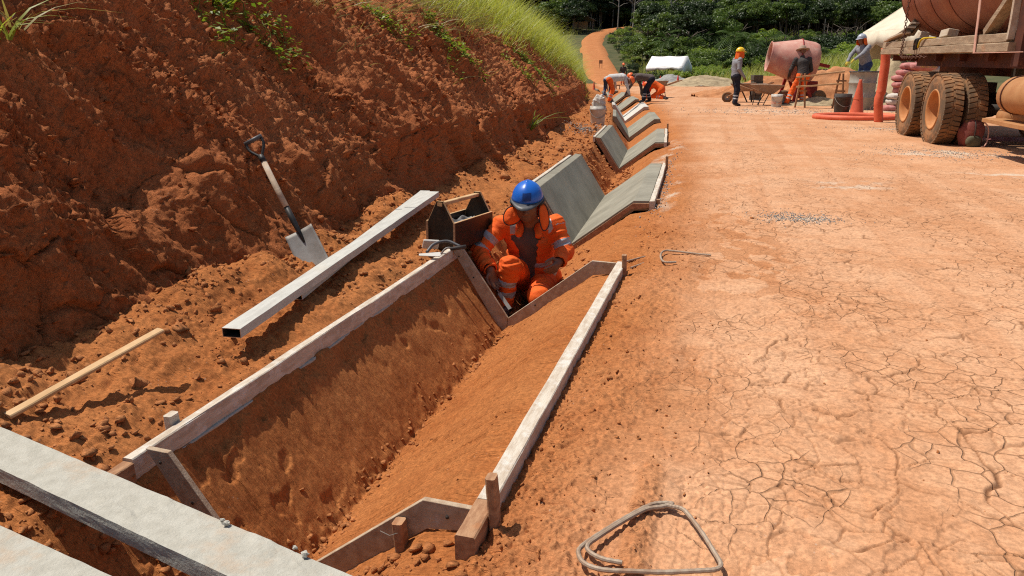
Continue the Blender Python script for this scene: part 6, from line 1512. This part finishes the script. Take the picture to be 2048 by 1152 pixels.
for i, (m, lf, bk) in enumerate([('leaf_forest', .75, 'bark_pale'), ('leaf_forest', .70, 'bark'), ('leaf_forest', .7, 'bark_pale'), ('leaf_dark', .75, 'bark_pale')]):
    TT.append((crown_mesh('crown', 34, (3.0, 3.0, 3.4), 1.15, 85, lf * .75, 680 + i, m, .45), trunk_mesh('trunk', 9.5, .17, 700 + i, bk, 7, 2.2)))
def frond_mesh(seed, L=2.6, m='leaf_palm'):
    gg = np.random.default_rng(seed); vs = []; fs = []; b = 0
    for k in range(15):
        a = 6.28 * k / 15 + gg.normal(0, .15); el = gg.uniform(-.1, 1.15); d = V(math.cos(a), math.sin(a), 0)
        prev = None
        for i in range(15):
            t = i / 14; p = d * L * t * math.cos(el) + V(0, 0, L * (t * math.sin(el) - .75 * t * t * (1.1 - .4 * el))); tx = unit(d + V(0, 0, math.sin(el) - 1.2 * t)); s = unit(np.cross(tx, (0, 0, 1)))
            if i > 1:
                for sg in (-1, 1):
                    l = .85 * math.sin(math.pi * min(.97, .12 + t * .85)) ** .7; e = p + s * sg * l * .8 + tx * l * .45 + V(0, 0, -.30 * l); w = tx * .055
                    vs += [p - w, p + w, e]; fs.append((b, b + 1, b + 2)); b += 3
            if prev is not None:
                vs += [prev - s * .02, prev + s * .02, p + s * .02, p - s * .02]; fs.append((b, b + 1, b + 2, b + 3)); b += 4
            prev = p
    o = link_mesh('fronds', np.array(vs), fs, m); me = o.data; bpy.data.objects.remove(o); return me
PA = [(frond_mesh(720 + i), trunk_mesh('trunk', 3.2, .14, 730 + i, 'bark', 0)) for i in range(3)]
gg = np.random.default_rng(99)
def spot(px, d): p = FH * d + RT * ((px - 1024) / F * d * .957); return V(p[0], p[1], hz(p[0], p[1]))
def clear(p, r): return np.min(np.hypot(fp[:, 0] - p[0], fp[:, 1] - p[1])) > r
def sow(n, pxr, dr, meshes, kind, lab, cat, grp, sc, nm, zc, rr=4.5, stretch=False):
    for i in range(n):
        px = gg.uniform(*pxr); d = gg.uniform(*dr); p = spot(px, d)
        if not clear(p, rr): continue
        me = meshes[gg.integers(len(meshes))]; s = gg.uniform(*sc); plant(nm, lab, cat, p, [(kind, me[0], zc), ('trunk' if kind != 'foliage' else 'stem', me[1], 0)], s if not stretch else (s * gg.uniform(.8, 1.3), s * gg.uniform(.8, 1.3), s), grp, gg.uniform(0, 6.28))
# front thicket behind tent and mixer
sow(75, (1262, 1860), (76, 90), [BU[0], BU[1], BU[4], BU[0], BU[3], BU[2]], 'foliage', 'leafy bright green bush in the front row of the roadside thicket', 'bush', 'front thicket bushes', (.8, 1.35), 'bush', .95, 7, True)
sow(40, (1480, 1860), (76, 86), [BU[0], BU[3], BU[1], BU[2]], 'foliage', 'bush in the thicket right behind the soil heaps', 'bush', 'bushes behind the soil heaps', (.55, 1.1), 'bush', .9, 7, True)
sow(62, (1236, 1900), (88, 106), [BU[2], TR[0], TR[2], TR[1], BU[3]], 'foliage', 'dark green shrub or small tree in the middle of the thicket', 'bush', 'middle thicket shrubs', (.65, 1.0), 'bush', 1.9, 5.5, True)
sow(16, (1240, 1440), (92, 110), TR[:3], 'crown', 'dark rounded tree in the thicket beside the climbing road', 'tree', 'dark trees by the climbing road', (.8, 1.05), 'tree', 4.2, 6)
ORD = ['first', 'second', 'third', 'fourth', 'fifth', 'sixth', 'seventh', 'eighth', 'ninth']
PLM = [(1330, 90, 1.05), (1362, 93, 1.2), (1395, 96, 1.25), (1420, 92, 1.1), (1462, 86, 1.15), (1488, 84, 1.0), (1445, 99, 1.2), (1380, 88, .9), (1540, 92, 1.0)]
for i, (x, d, s) in enumerate(PLM):
    p = spot(x, d); me = PA[i % 3]; plant('palm', f'dark palm with arching fronds, {ORD[sorted(q[0] for q in PLM).index(x)]} from the left in the thicket', 'palm', p, [('fronds', me[0], 3.1), ('trunk', me[1], 0)], s, 'palms in the thicket', gg.uniform(0, 6.28))
sow(44, (1262, 1480), (68, 76), [BU[1], BU[4], BU[1], BU[0]], 'foliage', 'low bright bush right behind the far white tent', 'bush', 'low bushes behind the tent', (.35, .75), 'bush', .8, 5, True)
# mid slope
sow(95, (1215, 1900), (112, 152), [BU[1], BU[0], BU[4], BU[2], BU[0]], 'foliage', 'sunlit shrub on the middle slope below the forest edge', 'bush', 'mid slope shrubs', (.8, 1.4), 'bush', 1.0, 5, True)
sow(55, (1215, 1900), (140, 168), TR, 'crown', 'dark tree on the upper slope in front of the forest', 'tree', 'upper slope trees', (.9, 1.3), 'tree', 4.4, 9)
# forest
sow(170, (1060, 1960), (176, 215), TT, 'crown', 'tall dark forest tree on the skyline ridge', 'tree', 'forest trees on the ridge', (.85, 1.2), 'tree', 9.6, 5, True)
sow(150, (1060, 1960), (166, 192), TR, 'crown', 'dark understorey tree at the forest edge', 'tree', 'understorey trees at the forest edge', (.9, 1.6), 'tree', 3.2, 5, True)
for i, (x, d, s) in enumerate([(1232, 168, 1.0), (1262, 170, 1.05), (1335, 166, 1.1), (1340, 168, 1.15), (1555, 168, 1.05), (1640, 165, .95), (1712, 168, 1.0)]):
    p = spot(x, d); plant('bare_tree', f'pale bare trunk, {ORD[i]} from the left before the dark forest', 'tree', p, [('trunk', TT[(0, 2, 3)[i % 3]][1], 0)], s, 'pale bare trunks', gg.uniform(0, 6.28))
# roadside scrub along the climbing road
for i in range(70):
    q = FAR[int(gg.integers(14, len(FAR) - 8))]; k = 3 + gg.random() * 5; p = V(q[0] + k, q[1] + gg.normal(0, 1.5), 0); p[2] = hz(p[0], p[1])
    if not clear(p, 2.9): continue
    me = BU[gg.integers(0, 3)]; plant('bush', 'low scrub bush along the edge of the climbing road', 'bush', p, [('foliage', me[0], .4), ('stem', me[1], 0)], gg.uniform(.35, .7), 'scrub by the climbing road', gg.uniform(0, 6.28))
# the closed forest behind the ridge trees
gq = np.random.default_rng(123); vs = []; n = 26000
d = gq.uniform(196, 232, n); x = gq.uniform(960, 2060, n); hh = gq.random(n) ** .8; top = 12.5 + 3.0 * pn(x / 35, d / 14, 801) + 1.5 * pn(x / 12, d / 5, 802)
c = FH[None] * d[:, None] + RT[None] * ((x - 1024) / F * d * .957)[:, None]; c[:, 2] = np.interp(d, [180, 220, 330], [8.6, 10.5, 13]) + hh * top
nn = unit3(gq.normal(size=(n, 3)) + V(0, 0, .5)); xx = unit3(np.cross(nn, gq.normal(size=(n, 3)))); yy = np.cross(nn, xx); L = gq.uniform(.6, 1.5, (n, 1))
v = np.stack([c - xx * L, c + yy * L * .6, c + xx * L, c - yy * L * .6], 1).reshape(-1, 3)
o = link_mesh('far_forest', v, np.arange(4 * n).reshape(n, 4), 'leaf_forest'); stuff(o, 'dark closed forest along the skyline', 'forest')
